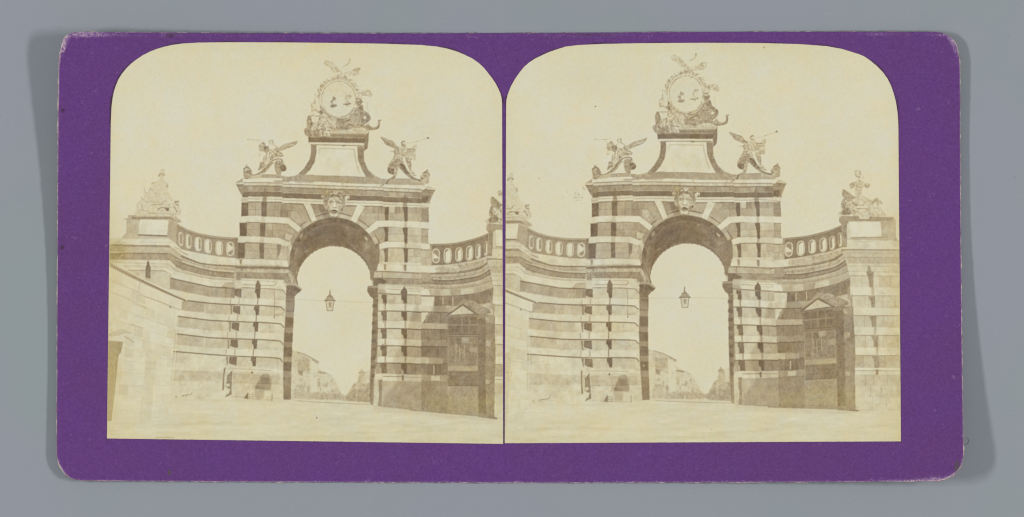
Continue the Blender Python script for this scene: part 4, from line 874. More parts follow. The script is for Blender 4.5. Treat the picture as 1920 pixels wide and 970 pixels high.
    S("525,205 550,170 600,165 635,185", 26, 168, .85); D("612,190 535,195", 34, 152, .6); S("580,85 625,85", 20, 182, .8); D("485,185", 18, 190, .7); S("545,260 530,300", 8, 192, .7)
    S("395,340 430,330 465,350 440,385", 16, 172, .8); S("500,370 600,385", 6, 184, .8); D("680,380 690,405", 36, 156, .8); S("690,345 720,350", 8, 176, .7)
    S("360,440 400,470 440,520 480,570 450,600", 20, 184, .75); S("340,500 380,560", 10, 192, .6); P("400,440 500,430 510,560 460,590 430,520", 198, 4, sm=True, al=.8)
    S("245,400 270,470 310,560 350,640", 9, 170, .8); S("205,600 240,650 300,695 400,665", 14, 166, .8); S("120,740 150,700 210,715", 10, 172, .8); S("120,745 130,810 150,900", 8, 176, .7); S("205,740 230,830 280,865 330,850", 14, 160, .8); D("170,840 165,870", 30, 182, .7); S("150,860 200,830", 10, 168, .7)
    S("380,745 470,740 565,735", 15, 158, .9); S("385,690 460,690 540,700", 9, 168, .8); S("590,720 620,680 680,680", 12, 160, .8); D("600,700", 26, 150, .7); S("545,765 590,735 620,720", 8, 150, .7); S("700,750 740,740", 10, 150, .8); D("740,795", 26, 156, .7); S("640,740 720,790", 8, 176, .6)
    S("510,830 560,800 650,800", 20, 146, .85); S("500,845 560,860 620,855", 12, 164, .8); P("640,800 710,800 715,850 670,855", 136, 9, sm=True); S("700,850 800,900 850,930", 10, 178, .8); D("690,830", 22, 122, .7)
    S("835,690 900,680", 26, 150, .85); S("845,690 850,730 900,755", 20, 146, .85); D("875,710", 22, 200, .9); S("820,780 850,840 870,880", 16, 138, .85); D("820,790 905,860 930,840 935,885 890,810 800,800", 16, 158, .8); D("850,925 905,905", 20, 164, .7)
    P("100,890 480,890 520,900 690,890 820,925 880,965 100,965", 196, 5, al=.8); S("330,895 480,905 690,900 800,935", 14, 156, .7)
    g.cur = STATR; F(1565, 315, 10, "R")
    P("370,60 420,42 480,60 500,110 480,160 490,190 440,200 500,240 580,280 655,300 660,340 620,385 570,360 560,340 520,400 510,500 600,560 700,600 800,560 890,650 880,690 820,700 900,800 960,880 960,900 100,900 130,780 120,670 155,600 135,470 165,400 260,450 380,540 385,420 360,370 310,395 275,320 340,270 420,240 420,180 385,140", 190, 4, sm=True)
    S("370,65 420,50 470,65 490,105 470,155 480,185", 16, 176, .8); S("395,130 410,160 460,165", 18, 166, .85); P("400,90 460,90 460,150 410,150", 200, 3, sm=True, al=.8); S("520,180 545,180", 12, 172, .8, own=True)
    P("275,310 340,270 370,300 370,360 310,390 290,350", 184, 6, sm=True); S("290,300 340,330 360,350", 16, 168, .7); S("300,385 345,355 375,320", 12, 158, .7); P("555,310 655,305 640,370 590,375", 182, 6, sm=True); S("560,340 600,370 640,350", 12, 166, .7)
    S("370,340 450,360 540,345", 10, 178, .6); S("380,400 385,460 400,530", 14, 184, .6); S("450,300 480,330 510,320", 10, 186, .6); S("400,430 450,420 490,430", 8, 186, .6); P("380,420 520,410 520,550 390,550", 198, 4, al=.6)
    P("165,405 230,440 330,520 390,560 340,620 240,620 150,530 140,470", 166, 7, sm=True)
    for a in ("165,410 240,480 340,550", "140,470 220,540 320,600", "180,450 260,530 350,580", "150,520 200,570"): S(a, 10, 144, .75)
    P("150,590 200,580 215,640 190,760 130,760 122,670", 164, 8, sm=True); S("130,680 160,700 200,760", 18, 142, .7); S("200,620 240,660 300,760", 18, 208, .9); P("210,630 330,640 420,720 440,860 320,870 240,740", 190, 9, sm=True)
    for a in ("270,720 340,800 400,850", "340,650 380,700 420,715", "240,700 210,780 240,850", "300,700 380,790 430,830", "330,640 345,690"): S(a, 12, 142, .85)
    for a in ("300,660 330,740 400,800", "290,740 340,820"): S(a, 10, 210, .85)
    P("150,790 240,740 310,800 300,870 140,880", 150, 10, sm=True); S("120,860 150,790", 12, 140, .8); D("240,800 280,830 180,830", 36, 128, .7)
    P("380,560 560,560 620,640 560,700 420,700 340,640", 196, 5, sm=True); S("350,650 400,690 430,700", 12, 170, .8); S("520,590 550,650", 14, 166, .7); S("450,600 520,600", 8, 178, .7); S("390,700 420,700", 20, 142, .9); D("485,705 545,700", 22, 150, .8)
    P("420,715 610,715 620,750 420,765", 206, 3); P("425,765 600,765 660,880 640,960 460,960 450,850", 198, 4); S("420,760 500,765 600,762 640,820 700,850", 14, 156, .8); S("430,765 455,860", 9, 164, .8); P("640,820 740,850 740,885 650,885", 170, 7, al=.8)
    S("600,620 680,610 780,600", 8, 176, .7); S("700,680 740,630 770,615", 26, 156, .8); S("800,570 840,620 890,660", 10, 164, .8); S("870,680 880,650", 16, 156, .7); S("590,680 700,680 820,690", 10, 182, .6); S("600,560 700,500 720,440", 12, 202, .5)
    P("640,700 860,700 940,880 760,880 690,830", 200, 4, al=.7)

    # ---------------- timber hut against the right wall
    g.cur = HUT; F(780, 590, 5)
    P("295,0 580,-5 640,-10 655,60 650,925 590,920 300,905", 138, 7)
    P("585,-10 650,0 655,925 588,925 580,400", 131, 7)
    for y in range(40, 900, 60): S([(588, y), (650, y + 6)], 4, 122, .35, sm=False)
    for y in range(700, 900, 34): S([(305, y), (582, y + 4)], 4, 142, .45, sm=False)
    P("305,15 575,12 572,182 308,185", 130, 7)
    for x in (362, 430, 498): S([(x, 22), (x, 180)], 7, 150, .8, sm=False)
    S("308,98 572,98", 8, 152, .8, sm=False); S("308,24 380,14 570,14", 6, 158, .6, sm=False); S("310,186 578,188", 8, 116, .9, sm=False); S("300,204 580,204", 7, 122, .9, sm=False); S("300,195 578,196", 5, 158, .7, sm=False)
    P("303,210 578,210 578,480 303,478", 143, 9)
    for x, y, w, h, t in ((320, 225, 40, 55, 132), (325, 300, 40, 55, 144), (322, 390, 36, 62, 126), (385, 225, 45, 60, 118), (392, 295, 14, 130, 130), (418, 300, 12, 130, 134), (430, 215, 62, 50, 172), (510, 220, 50, 50, 140), (520, 300, 50, 55, 172), (505, 310, 60, 40, 160), (480, 400, 80, 50, 140), (450, 290, 8, 110, 186), (408, 300, 5, 130, 184), (380, 280, 6, 90, 172)):
        P([(x, y), (x + w, y), (x + w, y + h), (x, y + h)], t, 9, al=.6)
    S("372,210 372,470", 5, 168, .6, sm=False); S("300,210 300,760", 5, 174, .7, sm=False); S("577,210 580,460", 5, 166, .6, sm=False)
    P("303,480 580,480 580,530 303,528", 160, 6); P("303,530 582,530 582,670 303,668", 134, 8); S("305,560 580,562", 5, 148, .6); S("305,600 580,602", 5, 146, .6); S("305,632 580,634", 4, 150, .6); S("303,665 580,668", 5, 118, .8); P("303,672 582,672 584,920 303,900", 156, 8)
    for x in range(312, 580, 17): S([(x, 674), (x + 1, 900)], 3, 146, .35, sm=False)
    for x, y in ((318, 30), (372, 30), (440, 30), (508, 30), (318, 108), (372, 108), (440, 108), (508, 108)):
        P([(x, y), (x + 46, y), (x + 46, y + 60), (x, y + 60)], 122, 9, al=.6)
    M("250,760 740,780 740,940 100,900 100,800", 1.04, soft=3, yel=.45); M("380,490 580,500 580,530 380,530", 1.05, soft=2, yel=.5)
    F(780, 400, 5)
    P("285,962 430,848 440,850 520,815 570,835 600,860 690,905 702,935 640,960 640,985 585,990 560,955 290,968", 146, 8)
    P("445,852 520,816 570,836 600,862 680,910 640,945 580,945 520,880", 158, 10); S("470,850 520,825 570,850", 6, 178, .7); g.dots("530,850 560,870 500,850 610,890", 12, 134, .6)
    P("318,952 435,868 545,940", 190, 6); S("288,962 438,858 580,955", 10, 118, .9, sm=False); S("300,968 440,950 580,950", 7, 122, .8, sm=False); S("430,885 432,915", 20, 180, .8); S("330,955 540,945", 4, 150, .6); P("690,870 740,845 745,870 700,900", 168, 5)

    # ---------------- building at the left edge with its tiled coping
    g.cur = SHED; F(200, 390, 5)
    P("-60,480 35,520 200,600 420,700 600,775 745,866 705,880 702,950 665,955 600,1600 595,1860 20,2000 -100,1980 -100,500", 208, 2.5)
    S("25,670 150,730 300,792", 3.5, 158, .85, sm=False); S("318,818 500,880 682,955", 6, 150, .85, sm=False); S("30,788 200,850 370,940", 3.5, 162, .85, sm=False); S("312,690 305,760 298,800", 10, 182, .8); S("590,928 600,935", 10, 120, .8)
    for i in range(74):                                    # tile ends
        u = i / 73; x = 30 + 712 * u; y = 518 + 346 * u + 12 * math.sin(u * 3.1)
        f = 1 - .8 * u
        S([(x, y - 2), (x + 7, y + 26 * f + 8)], 6 + 8 * (i % 2), 146 + 10 * (1 - u), .85, sm=False, own=True)
        if i % 2: S([(x + 3, y - 20 * f), (x + 9, y + 4)], 12, 206, .95, sm=False, own=True)
        else: S([(x, y - 10 * f), (x + 4, y + 6)], 5, 142, .7, sm=False)
    S("38,542 200,624 330,682", 14, 146, .75, sm=False); S("330,682 480,752 640,832 740,870", 9, 132, .85, sm=False)
    F(0, 0, 1); M("198,452 232,458 240,478 222,492 198,492", .90, sm=True, soft=5, yel=.8); F(200, 390, 5)
    F(0, 0, 1)
    for j in range(11):                                    # courses of the wall
        ya, yb_ = 520 + j * 25, 583 + j * 17.5
        S([(205, ya), (270, (ya + yb_) / 2 + 2), (331 - j * 1.1, yb_)], 1.1, 176, .30, sm=False)
        for q in range(4):
            u = g.rng.uniform(.02, .9); x = 205 + 122 * u; y = ya + (yb_ - ya) * u
            S([(x, y), (x - .5, y + 20 - 5 * u)], .9, 178, .30, sm=False)
            if g.rng.uniform() < .6: P([(x, y + 1), (x + 16, y + 1 + 7 * (1 - j / 11)), (x + 16, y + 20 + 4 * (1 - j / 11)), (x, y + 20)], g.rng.uniform(192, 206), 4, al=.6)
    F(200, 560, 5)
    S("230,243 290,262 345,278", 5, 150, .8); S("250,45 330,80 380,95", 4, 165, .8); S("255,160 400,200 600,265", 4, 174, .7); S("45,85 250,130", 3, 192, .6); S("50,185 230,240", 3, 190, .5)
    S("640,110 630,400 605,800 598,1000", 5, 192, .7); S("667,110 640,560 610,800 600,960", 8, 212, .8)
    P("370,475 478,485 462,640 442,800 430,930 415,1180 300,1180 325,940 342,800 362,600", 197, 4); S("362,598 460,605", 4, 172, .7); S("360,655 458,660", 4, 168, .7); S("455,650 450,700", 7, 208, .8); S("478,555 590,570", 4, 178, .7); S("470,650 462,700", 5, 172, .7)
    S("100,820 340,822", 10, 190, .5); S("80,900 320,915", 8, 194, .5); S("130,525 330,545", 5, 184, .5); S("150,630 360,615", 4, 190, .5); S("490,408 600,430", 4, 184, .5); g.dots("565,355 548,455 135,512 228,522 325,540", 8, 158, .6)
    P("25,395 155,405 135,500 110,540 95,700 65,970 45,1150 0,1150 0,395", 158, 6); S("60,600 75,700 55,960", 8, 190, .5); M("-50,395 155,405 110,540 45,1150 -50,1150", 1, yel=.5)
    P("15,345 90,300 160,290 230,335 160,325 110,350", 190, 6, sm=True); S("120,330 210,318 245,332", 9, 178, .6); S("165,355 210,380 252,412", 9, 158, .8); S("20,350 120,345", 6, 188, .7); g.dots("38,230 45,290 35,250", 14, 160, .7); S("100,400 190,415", 4, 172, .6)

def finish(g):
    """softness of the lens, fading and yellowing of the paper, grain; returns sRGB 0..1"""
    H, W = g.H, g.W; r = np.random.default_rng(3 if g.view == "L" else 4)
    t = g.t
    Y, X = np.mgrid[0:H, 0:W]; X = X / SS + g.x0; Y = Y / SS + g.y0
    yel = g.yel
    if g.view == "L":
        f = np.clip((275 - X) / 70, 0, 1) * np.clip((Y - 360) / 60, 0, 1); f2 = np.clip((222 - X) / 20, 0, 1)
        low = np.clip((Y - 640) / 140, 0, 1) * .22 * np.clip((330 - X) / 60 + .4, .3, 1)
    else:
        f = np.clip((X - 1630) / 60, 0, 1) * np.clip((Y - 360) / 60, 0, 1); f2 = np.clip((X - 1672) / 16, 0, 1)
        low = np.clip((Y - 640) / 140, 0, 1) * .15
    t = t + (205 - t) * np.clip(.22 * f + .15 * f2 + low * .5, 0, .7)
    yel = gblur(yel, 2) + .5 * f + .15 * f2 + np.clip((Y - 560) / 260, 0, 1) * .22
    edge = np.minimum(np.minimum(X - g.x0, g.x1 - X), np.minimum(Y - g.y0, g.y1 - Y))
    yel = yel + .24 * np.clip(1 - edge / 50, 0, 1) + .14 * np.clip((300 - Y) / 200, 0, 1) + .06
    blot = vnoise(H, W, 90, r) * .10 + vnoise(H, W, 30, r) * .08 + vnoise(H, W, 12, r) * .05
    yel = np.clip(yel + blot, -.2, 1.4)
    t = t - 3.5 * np.clip(1 - edge / 30, 0, 1) + 2.0 * vnoise(H, W, 160, r) * .5 - 3 * np.clip((190 - Y) / 110, 0, 1)
    # carved relief of the figures, tooling and dirt of the ashlar, foliage and crowd of the street
    rr = np.random.default_rng(21)
    def nf(s): a = gblur(rr.standard_normal((H, W)), s); return a / a.std()
    n2, n3, n5 = nf(1.2), nf(2.3), nf(4.2)
    st = gblur(rr.standard_normal((H + 14, W)), 1.0); st = np.cumsum(st, 0); k = st[14:] - st[:-14]; k = k / k.std()
    big = vnoise(H, W, 46, rr) * .6 + vnoise(H, W, 18, rr) * .7
    gm = gblur((g.id == GROUND) * 1.0, 3)
    an = upsample(rr.standard_normal((H // 14, W // 110)), H, W) * .8 + upsample(rr.standard_normal((H // 7, W // 36)), H, W) * .9 + upsample(rr.standard_normal((H // 4, W // 12)), H, W) * .5
    t = t + an * 1.9 * gm
    mas = np.zeros(20); mas[[GATE, WALLL, WALLR, ATTIC, PEDL, PEDR]] = 4.0; mas[[SHED, HUT]] = 3.0
    t = t + big * gblur(mas[g.id], 2)
    sm_ = gblur((g.id == STREET) * 1.0, 1.5) * .55
    t = t * (1 - sm_) + gblur(t, 2.6) * sm_
    mm = gblur(np.isin(g.id, [GATE, WALLL, WALLR, PEDL, PEDR, BALL, BALR]) * 1.0, 1.5)
    dirt = np.clip(vnoise(H, W, 10, rr) * .7 + vnoise(H, W, 24, rr) * .6 + k * .35, -.6, 2.2)
    t = t - 5.0 * dirt * mm * np.clip((t - 150) / 40, 0, 1)
    # soft shading painted beside dark recesses, so piers and mouldings look rounded
    t = t - .10 * mm * np.clip(t - gblur(t, 9), 0, 40) - .12 * mm * np.clip(t - gblur(t, 4), 0, 30)
    carve = np.clip(n3 * .75 + n2 * .5, -1.8, 1.8)
    amp_c = np.zeros(20); amp_s = np.zeros(20)
    for i, a in ((MEDAL, 11), (ANGL, 10), (ANGR, 10), (MASK, 9), (STATL, 6.0), (STATR, 10), (STREET, 5)): amp_c[i] = a
    for i, a in ((GATE, 2.4), (WALLL, 2.2), (WALLR, 3), (HUT, 3), (BALL, 3), (BALR, 3), (PEDL, 2.5), (PEDR, 2.5), (ATTIC, 2.6), (SHED, 1.5), (GROUND, 1.8), (STREET, 1)): amp_s[i] = a
    dark = np.clip((212 - t) / 30, .25, 1)
    t = t + carve * gblur(amp_c[g.id], 1) * np.clip((209 - t) / 16, .1, 1) + (n2 * .4 + n5 * .35 + k * .75) * gblur(amp_s[g.id], 1) * dark
    t = .87 * gblur(t, .95) + .13 * gblur(t, 2.6); t = t + .42 * (t - gblur(t, 3.2)) + .12 * (t - gblur(t, 14)) * (g.id != SKY)
    t = np.clip(t, 70, 216)
    gr = gblur(r.standard_normal((H, W)), .8) * 3.2 + gblur(r.standard_normal((H, W)), 1.7) * 4.2 + gblur(r.standard_normal((H, W)), 4) * 4
    t = t + gr * (0.75 + .1 * np.clip((200 - t) / 80, 0, 1))
    # lift: albumen blacks never reach black
    ts = [60, 100, 125, 150, 175, 200, 213, 225]
    R = np.interp(t, ts, [76, 109, 135, 163, 188, 209, 218, 226]); G = np.interp(t, ts, [59, 90, 117, 147, 175, 201, 212, 222]); Bc = np.interp(t, ts, [45, 70, 94, 121, 147, 174, 189, 203])
    a = blot * 26
    R = R + a * .25; R = R - 3 * f; G = G - 1.2 * yel - 6 * f - a * .1; Bc = Bc - 17 * yel - 4 * f - a * .3
    c1, c2 = gblur(r.standard_normal((H, W)), 2.4) * 7, gblur(r.standard_normal((H, W)), 2.4) * 7
    return np.clip(np.stack([R + c1, G, Bc + c2], -1) / 255, 0, 1)

def specks(g):
    F, D, S = g.F, g.dots, g.S
    F(0, 0, 1)
    def at(x, y, w, t, al=.9):
        if g.view == "R": F(0, 0, 1, "R")
        D("%f,%f" % (x, y), w, t, al)
    if g.view == "L":
        at(594, 783.5, 2.8, 95); at(634.6, 792, 1.6, 160); at(793, 238, 6, 203, .6); at(358, 401, 1.6, 188); F(0, 0, 1); D("547,105 300,140", 2, 190, .6)
        S("292,821 310,820.5 326,821", 3, 176, .7); S("545,832 560,830", 2, 190, .6)
    else:
        at(1116.5, 200, 2.4, 92); at(1432.5, 89, 3, 120, .8); at(982, 313, 2, 165); at(1010.5, 334.5, 3, 150, .8); at(1207, 686, 2, 222, 1); at(1538, 338, 4, 222, .6); at(1543, 413, 1.6, 170); at(1405, 233, 4, 196, .6); at(1334.5, 805, 2.2, 165); at(1215, 188, 1.5, 190)
        F(940, 80, 2.553, "R")
        for i in range(34):
            x = g.rng.normal(358, 18); y = g.rng.normal(735, 14); D("%f,%f" % (x, y), g.rng.uniform(3, 7), g.rng.uniform(150, 195), .7)
        D("395,700 398,703 390,695", 7, 160, .8); S("80,950 130,946 150,950", 6, 170, .7); F(0, 0, 1)

# ---------------------------------------------------------------- the card
card = bpy.data.objects.new("stereo_card", None); C.objects.link(card)
card.empty_display_size = 0.02
tag(card, "worn purple stereo card with rounded corners carrying two faded sepia prints of a striped gateway", "stereo card")

def interp_line(y, pts): p = np.array(pts, float); return np.interp(y, p[:, 0], p[:, 1])
# side profiles of the mount: x of the left and right edge for a given y
LE = [(60, 150), (60.8, 140), (63, 131), (67, 125), (73, 120), (82, 116.5), (92, 114), (105, 112), (130, 110.6), (200, 109.6), (300, 109), (450, 108.4), (600, 107.6), (750, 107), (850, 106.8), (862, 108.4), (872, 111.5), (882, 117), (890, 124), (896, 132), (899.6, 141), (901, 152)]
RE = [(60, 1752), (61, 1763), (64, 1773), (68, 1780), (75, 1787), (84, 1792.5), (95, 1796), (110, 1798.6), (130, 1799.6), (200, 1799.8), (300, 1800), (450, 1801), (600, 1802.5), (750, 1804.3), (850, 1806), (862, 1804.8), (874, 1801), (885, 1793), (893, 1783), (899, 1770), (901.6, 1757), (902.4, 1748)]
def top_y(x): return np.interp(x, [140, 400, 700, 1000, 1300, 1600, 1760], [60, 62.2, 63, 62.2, 60.5, 59.8, 60.2])
def bot_y(x): return np.interp(x, [140, 400, 700, 1000, 1300, 1600, 1760], [901, 903, 904.4, 905, 904.6, 903.4, 902.2])

def rough_edge(t, seed, amp):
    r = np.random.default_rng(seed); g = gblur(r.standard_normal((1, 4000)), 2)[0] * 1.6 + gblur(r.standard_normal((1, 4000)), 12)[0] * 2.2
    return np.interp(t, np.linspace(0, 1, 4000), g) * amp

def edge_dist(px, py):
    d = np.minimum(np.minimum(px - np.interp(py, *zip(*LE)), np.interp(py, *zip(*RE)) - px), np.minimum(py - top_y(px), bot_y(px) - py))
    return np.maximum(d, 0)

def seg_dist(px, py, poly):
    d = np.full(px.shape, 1e9)
    for (ax, ay), (bx, by) in zip(poly[:-1], poly[1:]):
        dx, dy = bx - ax, by - ay; q = dx * dx + dy * dy + 1e-9
        u = np.clip(((px - ax) * dx + (py - ay) * dy) / q, 0, 1)
        d = np.minimum(d, np.hypot(px - ax - u * dx, py - ay - u * dy))
    return d

# outlines of the two prints: top curve (x, y), side lines and bottom line
TOPL = [(208.2, 232), (208.6, 215), (209.2, 200), (211, 184), (213.4, 172), (217, 160), (221.4, 149.3), (228, 138.5), (235.9, 128.7), (244.5, 120), (254.4, 112.2), (266, 104.4), (279.2, 97.7), (293, 92.2), (308, 87.8), (323, 84.6), (340, 82.3), (370, 80.6),
        (420, 79.8), (520, 80), (620, 81), (720, 82.6), (790, 85), (820, 88), (840, 92), (856, 96.8), (871, 103), (885, 110), (897, 118), (906, 126.5), (914, 136), (921, 145), (928, 155), (934, 166), (938.2, 176), (940.2, 184), (941, 192)]
TOPR = [(949.4, 196), (950, 187.6), (951.8, 179.6), (954.4, 172), (957.8, 163), (962, 155), (968, 145), (974.5, 136), (982, 126.6), (991.5, 118), (1003, 110.4), (1017.8, 103.3), (1029, 98.4), (1041, 94), (1060, 88), (1085, 85), (1130, 83), (1200, 81.6),
        (1320, 80.8), (1430, 81.4), (1500, 83.4), (1550, 87), (1580, 92.4), (1600, 98.6), (1611, 102), (1620.6, 106), (1633, 114.4), (1645, 124.5), (1655.5, 135.4), (1664, 147), (1671, 161), (1676, 176), (1680, 192), (1682.4, 209), (1683.6, 225), (1684, 236)]
PR = {"L": dict(top=TOPL, xl=lambda y: 208.2 - (y - 232) * 7.2 / 590, xr=lambda y: 941 + (y - 192) * 2.0 / 640, yb=lambda x: 822 + (x - 201) * 10.2 / 741, box=(198, 76, 946, 836)),
      "R": dict(top=TOPR, xl=lambda y: 949.4 - (y - 196) * 2.6 / 634, xr=lambda y: 1684 + (y - 236) * 4.8 / 592, yb=lambda x: 831 - (x - 947) * 3.6 / 742, box=(943, 78, 1692, 834))}

# ---- mount board: top face, worn bevel of bare board, underside
def mount():
    nr, nc = 340, 680

    e = np.concatenate([[60.0, 60.5, 61.2, 62, 63, 64.4, 66, 68, 70.5, 73.5, 77, 81], np.linspace(86, 876, nr - 24), [879, 883, 886.5, 889.5, 892, 894, 896, 897.6, 899, 900.2, 900.9, 901.4]])
    s = np.linspace(0, 1, nc); s = s + .0
    Yb = np.repeat(e[:, None], nc, 1)
    xl = np.interp(e, *zip(*LE)); xr = np.interp(e, *zip(*RE))
    Xb = xl[:, None] + (xr - xl)[:, None] * s[None]
    # bend rows so that the first and last follow the top and bottom edges
    w = (Yb - 60) / (901.4 - 60)
    Yb = Yb + (top_y(Xb) - 60) * (1 - w) + (bot_y(Xb) - 901.4) * w
    Z = Zs(Xb, Yb) + THICK
    P = world_pts(Xb, Yb, Z)
    I = np.arange(nr * nc).reshape(nr, nc)
    top = np.stack([I[1:, :-1].ravel(), I[1:, 1:].ravel(), I[:-1, 1:].ravel(), I[:-1, :-1].ravel()], -1)
    loop = np.concatenate([I[0, :], I[1:, -1], I[-1, -2::-1], I[-2:0:-1, 0]])      # clockwise seen from above
    lx = Xb.ravel()[loop]; ly = Yb.ravel()[loop]
    tx = np.roll(lx, -1) - np.roll(lx, 1); tyy = np.roll(ly, -1) - np.roll(ly, 1); L = np.hypot(tx, tyy) + 1e-9
    nx, ny = tyy / L, -tx / L                                                    # outward in traced axes (y down)
    n = len(loop); tt = np.arange(n) / n
    wob = rough_edge(tt, 8, 0.35)
    side = np.abs(nx)                                                            # bare core shows more at the short sides
    bev = 0.35 + .85 * side + .5 * (ny > .3) + np.maximum(rough_edge(tt, 9, .8), -.3)
    rings = [(bev * .65 + wob, -.00006), (bev + wob, -.00020), (bev + wob, -THICK * .75), (bev * .5 + wob, -THICK)]
    verts = [P.reshape(-1, 3)]; faces = [top]; mi = [np.zeros(len(top), int)]; prev = loop; base = nr * nc
    for k, (off, dz) in enumerate(rings):
        ox, oy = lx + nx * off, ly + ny * off
        verts.append(world_pts(ox, oy, Zs(ox, oy) + THICK + dz)); cur = base + np.arange(n); base += n
        faces.append(np.stack([prev, np.roll(prev, -1), np.roll(cur, -1), cur], -1)); mi.append(np.ones(n, int)); prev = cur
    # underside as its own coarse-free grid joined to the last ring
    under = world_pts(Xb, Yb, Zs(Xb, Yb)).reshape(-1, 3); J = base + np.arange(nr * nc).reshape(nr, nc)
    verts.append(under); faces.append(np.stack([J[:-1, :-1].ravel(), J[:-1, 1:].ravel(), J[1:, 1:].ravel(), J[1:, :-1].ravel()], -1)); mi.append(np.ones((nr - 1) * (nc - 1), int))
    ul = np.concatenate([J[0, :], J[1:, -1], J[-1, -2::-1], J[-2:0:-1, 0]])
    faces.append(np.stack([prev, np.roll(prev, -1), np.roll(ul, -1), ul], -1)); mi.append(np.ones(n, int))
    V = np.vstack(verts); Fa = np.vstack(faces); MI = np.concatenate(mi)
    # wear of the purple paper: strong at two corners and along the long edges
    d = edge_dist(Xb, Yb)
    amp = .50 + .25 * (Yb < 200) * (Xb < 700)
    def blob(x, y, rx, ry): return np.exp(-((Xb - x) / rx) ** 2 - ((Yb - y) / ry) ** 2)
    far = .95 * blob(128, 80, 46, 34) + .7 * blob(160, 64, 70, 14) + .55 * blob(1770, 70, 40, 14) + .65 * blob(1792, 92, 16, 34) + .95 * blob(1768, 898, 34, 16) + .5 * blob(1700, 902, 70, 8)
    far += .35 * blob(880, 70, 8, 14) + .5 * blob(990, 62, 14, 4) + .5 * blob(320, 64, 20, 6) + .5 * blob(1650, 62, 40, 6) + .3 * blob(1797, 475, 3, 6) + .5 * blob(970, 903, 8, 4) + .4 * blob(110, 260, 4, 60) + .4 * blob(1120, 64, 90, 5) + .3 * blob(118, 880, 12, 20)
    wear = np.exp(-d / 2.0) * (amp - .14) * np.where(Yb < 66, .5, 1.0) + np.minimum(far, .9) * np.exp(-((d - 4) / 9.5) ** 2) * .50 + .55 * np.exp(-((d - 6) / 4) ** 2) * (Yb < 100) * .42 + .28 * np.exp(-d / 5.0) * (Yb > 860)
    stain = .85 * blob(117.5, 207, 4.2, 4.2) + .9 * blob(117, 463.5, 4.4, 4.6) - .5 * blob(117, 463.5, 1.4, 1.4) + .6 * blob(320, 67, 13, 4.5) + .5 * blob(1796, 162, 3.5, 5) + .5 * blob(1110, 66, 60, 3) + .45 * blob(500, 62, 120, 2.6)
    green = .75 * blob(318, 887, 3.6, 6.5) + .95 * blob(1795, 873, 4.5, 9) + .5 * blob(1790, 882, 4, 6) + .2 * blob(320, 885, 9, 14)
    for v in "LR":
        q = PR[v]; xl, xr = q["xl"], q["xr"]
        dc = seg_dist(Xb, Yb, q["top"]); db = np.where((Xb > q["box"][0]) & (Xb < q["box"][2]), np.abs(Yb - q["yb"](Xb)), 99)
        stain += .72 * np.exp(-(dc / 3.4) ** 2) * (.55 + .45 * np.sin(Xb * .06 + (1 if v == "L" else 3))) + .42 * np.exp(-(db / 3.0) ** 2) * (.5 + .5 * np.sin(Xb * .021 + 2))
        ds = np.minimum(np.abs(Xb - xl(Yb)), np.abs(Xb - xr(Yb))) + 99 * (Yb < 180) + 99 * (Yb > 830)
        stain += .42 * np.exp(-(ds / 2.6) ** 2)
    att = {}
    pad = len(V) - nr * nc
    for nm, a in (("wear", wear), ("stain", stain), ("green_stain", green), ("edge", d)):
        att[nm] = ("FLOAT", np.concatenate([a.ravel(), np.zeros(pad)]))
    m = N("purple_paper", .78, .16)
    w_ = m.attr("wear"); f1 = m.noise(2300, 3, .65); f2 = m.noise(700, 4, .6); f3 = m.noise(150, 3, .55); f4 = m.noise(30, 2, .5); fs = m.noise(1500, 3, .6, stretch=(1, 1, 1), dist=2.0)
    base = m.mix(m.ramp(f4, .35, .65), rgb(103, 61, 129), rgb(101, 61, 122))
    base = m.mix(m.ramp(f3, .35, .68, 0, .35), base, rgb(99, 62, 138))
    base = m.mix(m.ramp(f2, .3, .72, 0, .40), base, rgb(104, 67, 128))
    base = m.mix(m.ramp(f1, .35, .70, 0, .48), base, rgb(80, 48, 100))
    base = m.mix(m.ramp(fs, .56, .72, 0, .42), base, rgb(128, 92, 148))
    fl = m.noise(420, 2, .5); base = m.mix(m.math("MULTIPLY", m.ramp(fl, .72, .78), .28), base, rgb(150, 120, 165))
    # lighter rubbing towards the edges, then torn fibres and bare board
    base = m.mix(m.ramp(m.math("ADD", w_, m.math("MULTIPLY", f2, .6)), .45, 1.0, 0, .45), base, rgb(128, 98, 146))
    g1 = m.math("ADD", m.math("MULTIPLY", w_, .52), m.math("MULTIPLY", fs, .95))
    base = m.mix(m.ramp(g1, .70, .88, 0, .75), base, rgb(152, 122, 164))
    g2 = m.math("ADD", m.math("MULTIPLY", w_, .52), m.math("MULTIPLY", m.noise(1100, 3, .7, dist=1.5), .95))
    base = m.mix(m.ramp(g2, .82, .98, 0, .80), base, rgb(196, 178, 184))
    st = m.math("MULTIPLY", m.attr("stain"), m.ramp(f2, .25, .6, .6, 1.15))
    base = m.mix(m.ramp(st, .06, .85, 0, .95), base, rgb(68, 46, 68))
    gs = m.math("MULTIPLY", m.attr("green_stain"), m.ramp(f2, .25, .6, .5, 1.2))
    base = m.mix(m.ramp(gs, .15, .8, 0, .85), base, rgb(84, 78, 74))
    m.bump(m.math("ADD", m.math("MULTIPLY", f1, .5), f2), .25, .00008)
    purple = m.done(base)
    k = N("bare_board", .9, .1)
    kc = k.mix(k.ramp(k.noise(900, 3, .6), .35, .65), rgb(196, 180, 170), rgb(146, 124, 138))
    core = k.done(k.mix(k.ramp(k.noise(350, 2, .5), .45, .62, 0, .75), kc, rgb(120, 96, 116)))
    return make_mesh("mount", V, Fa, [purple, core], card, True, att, MI)
mount()

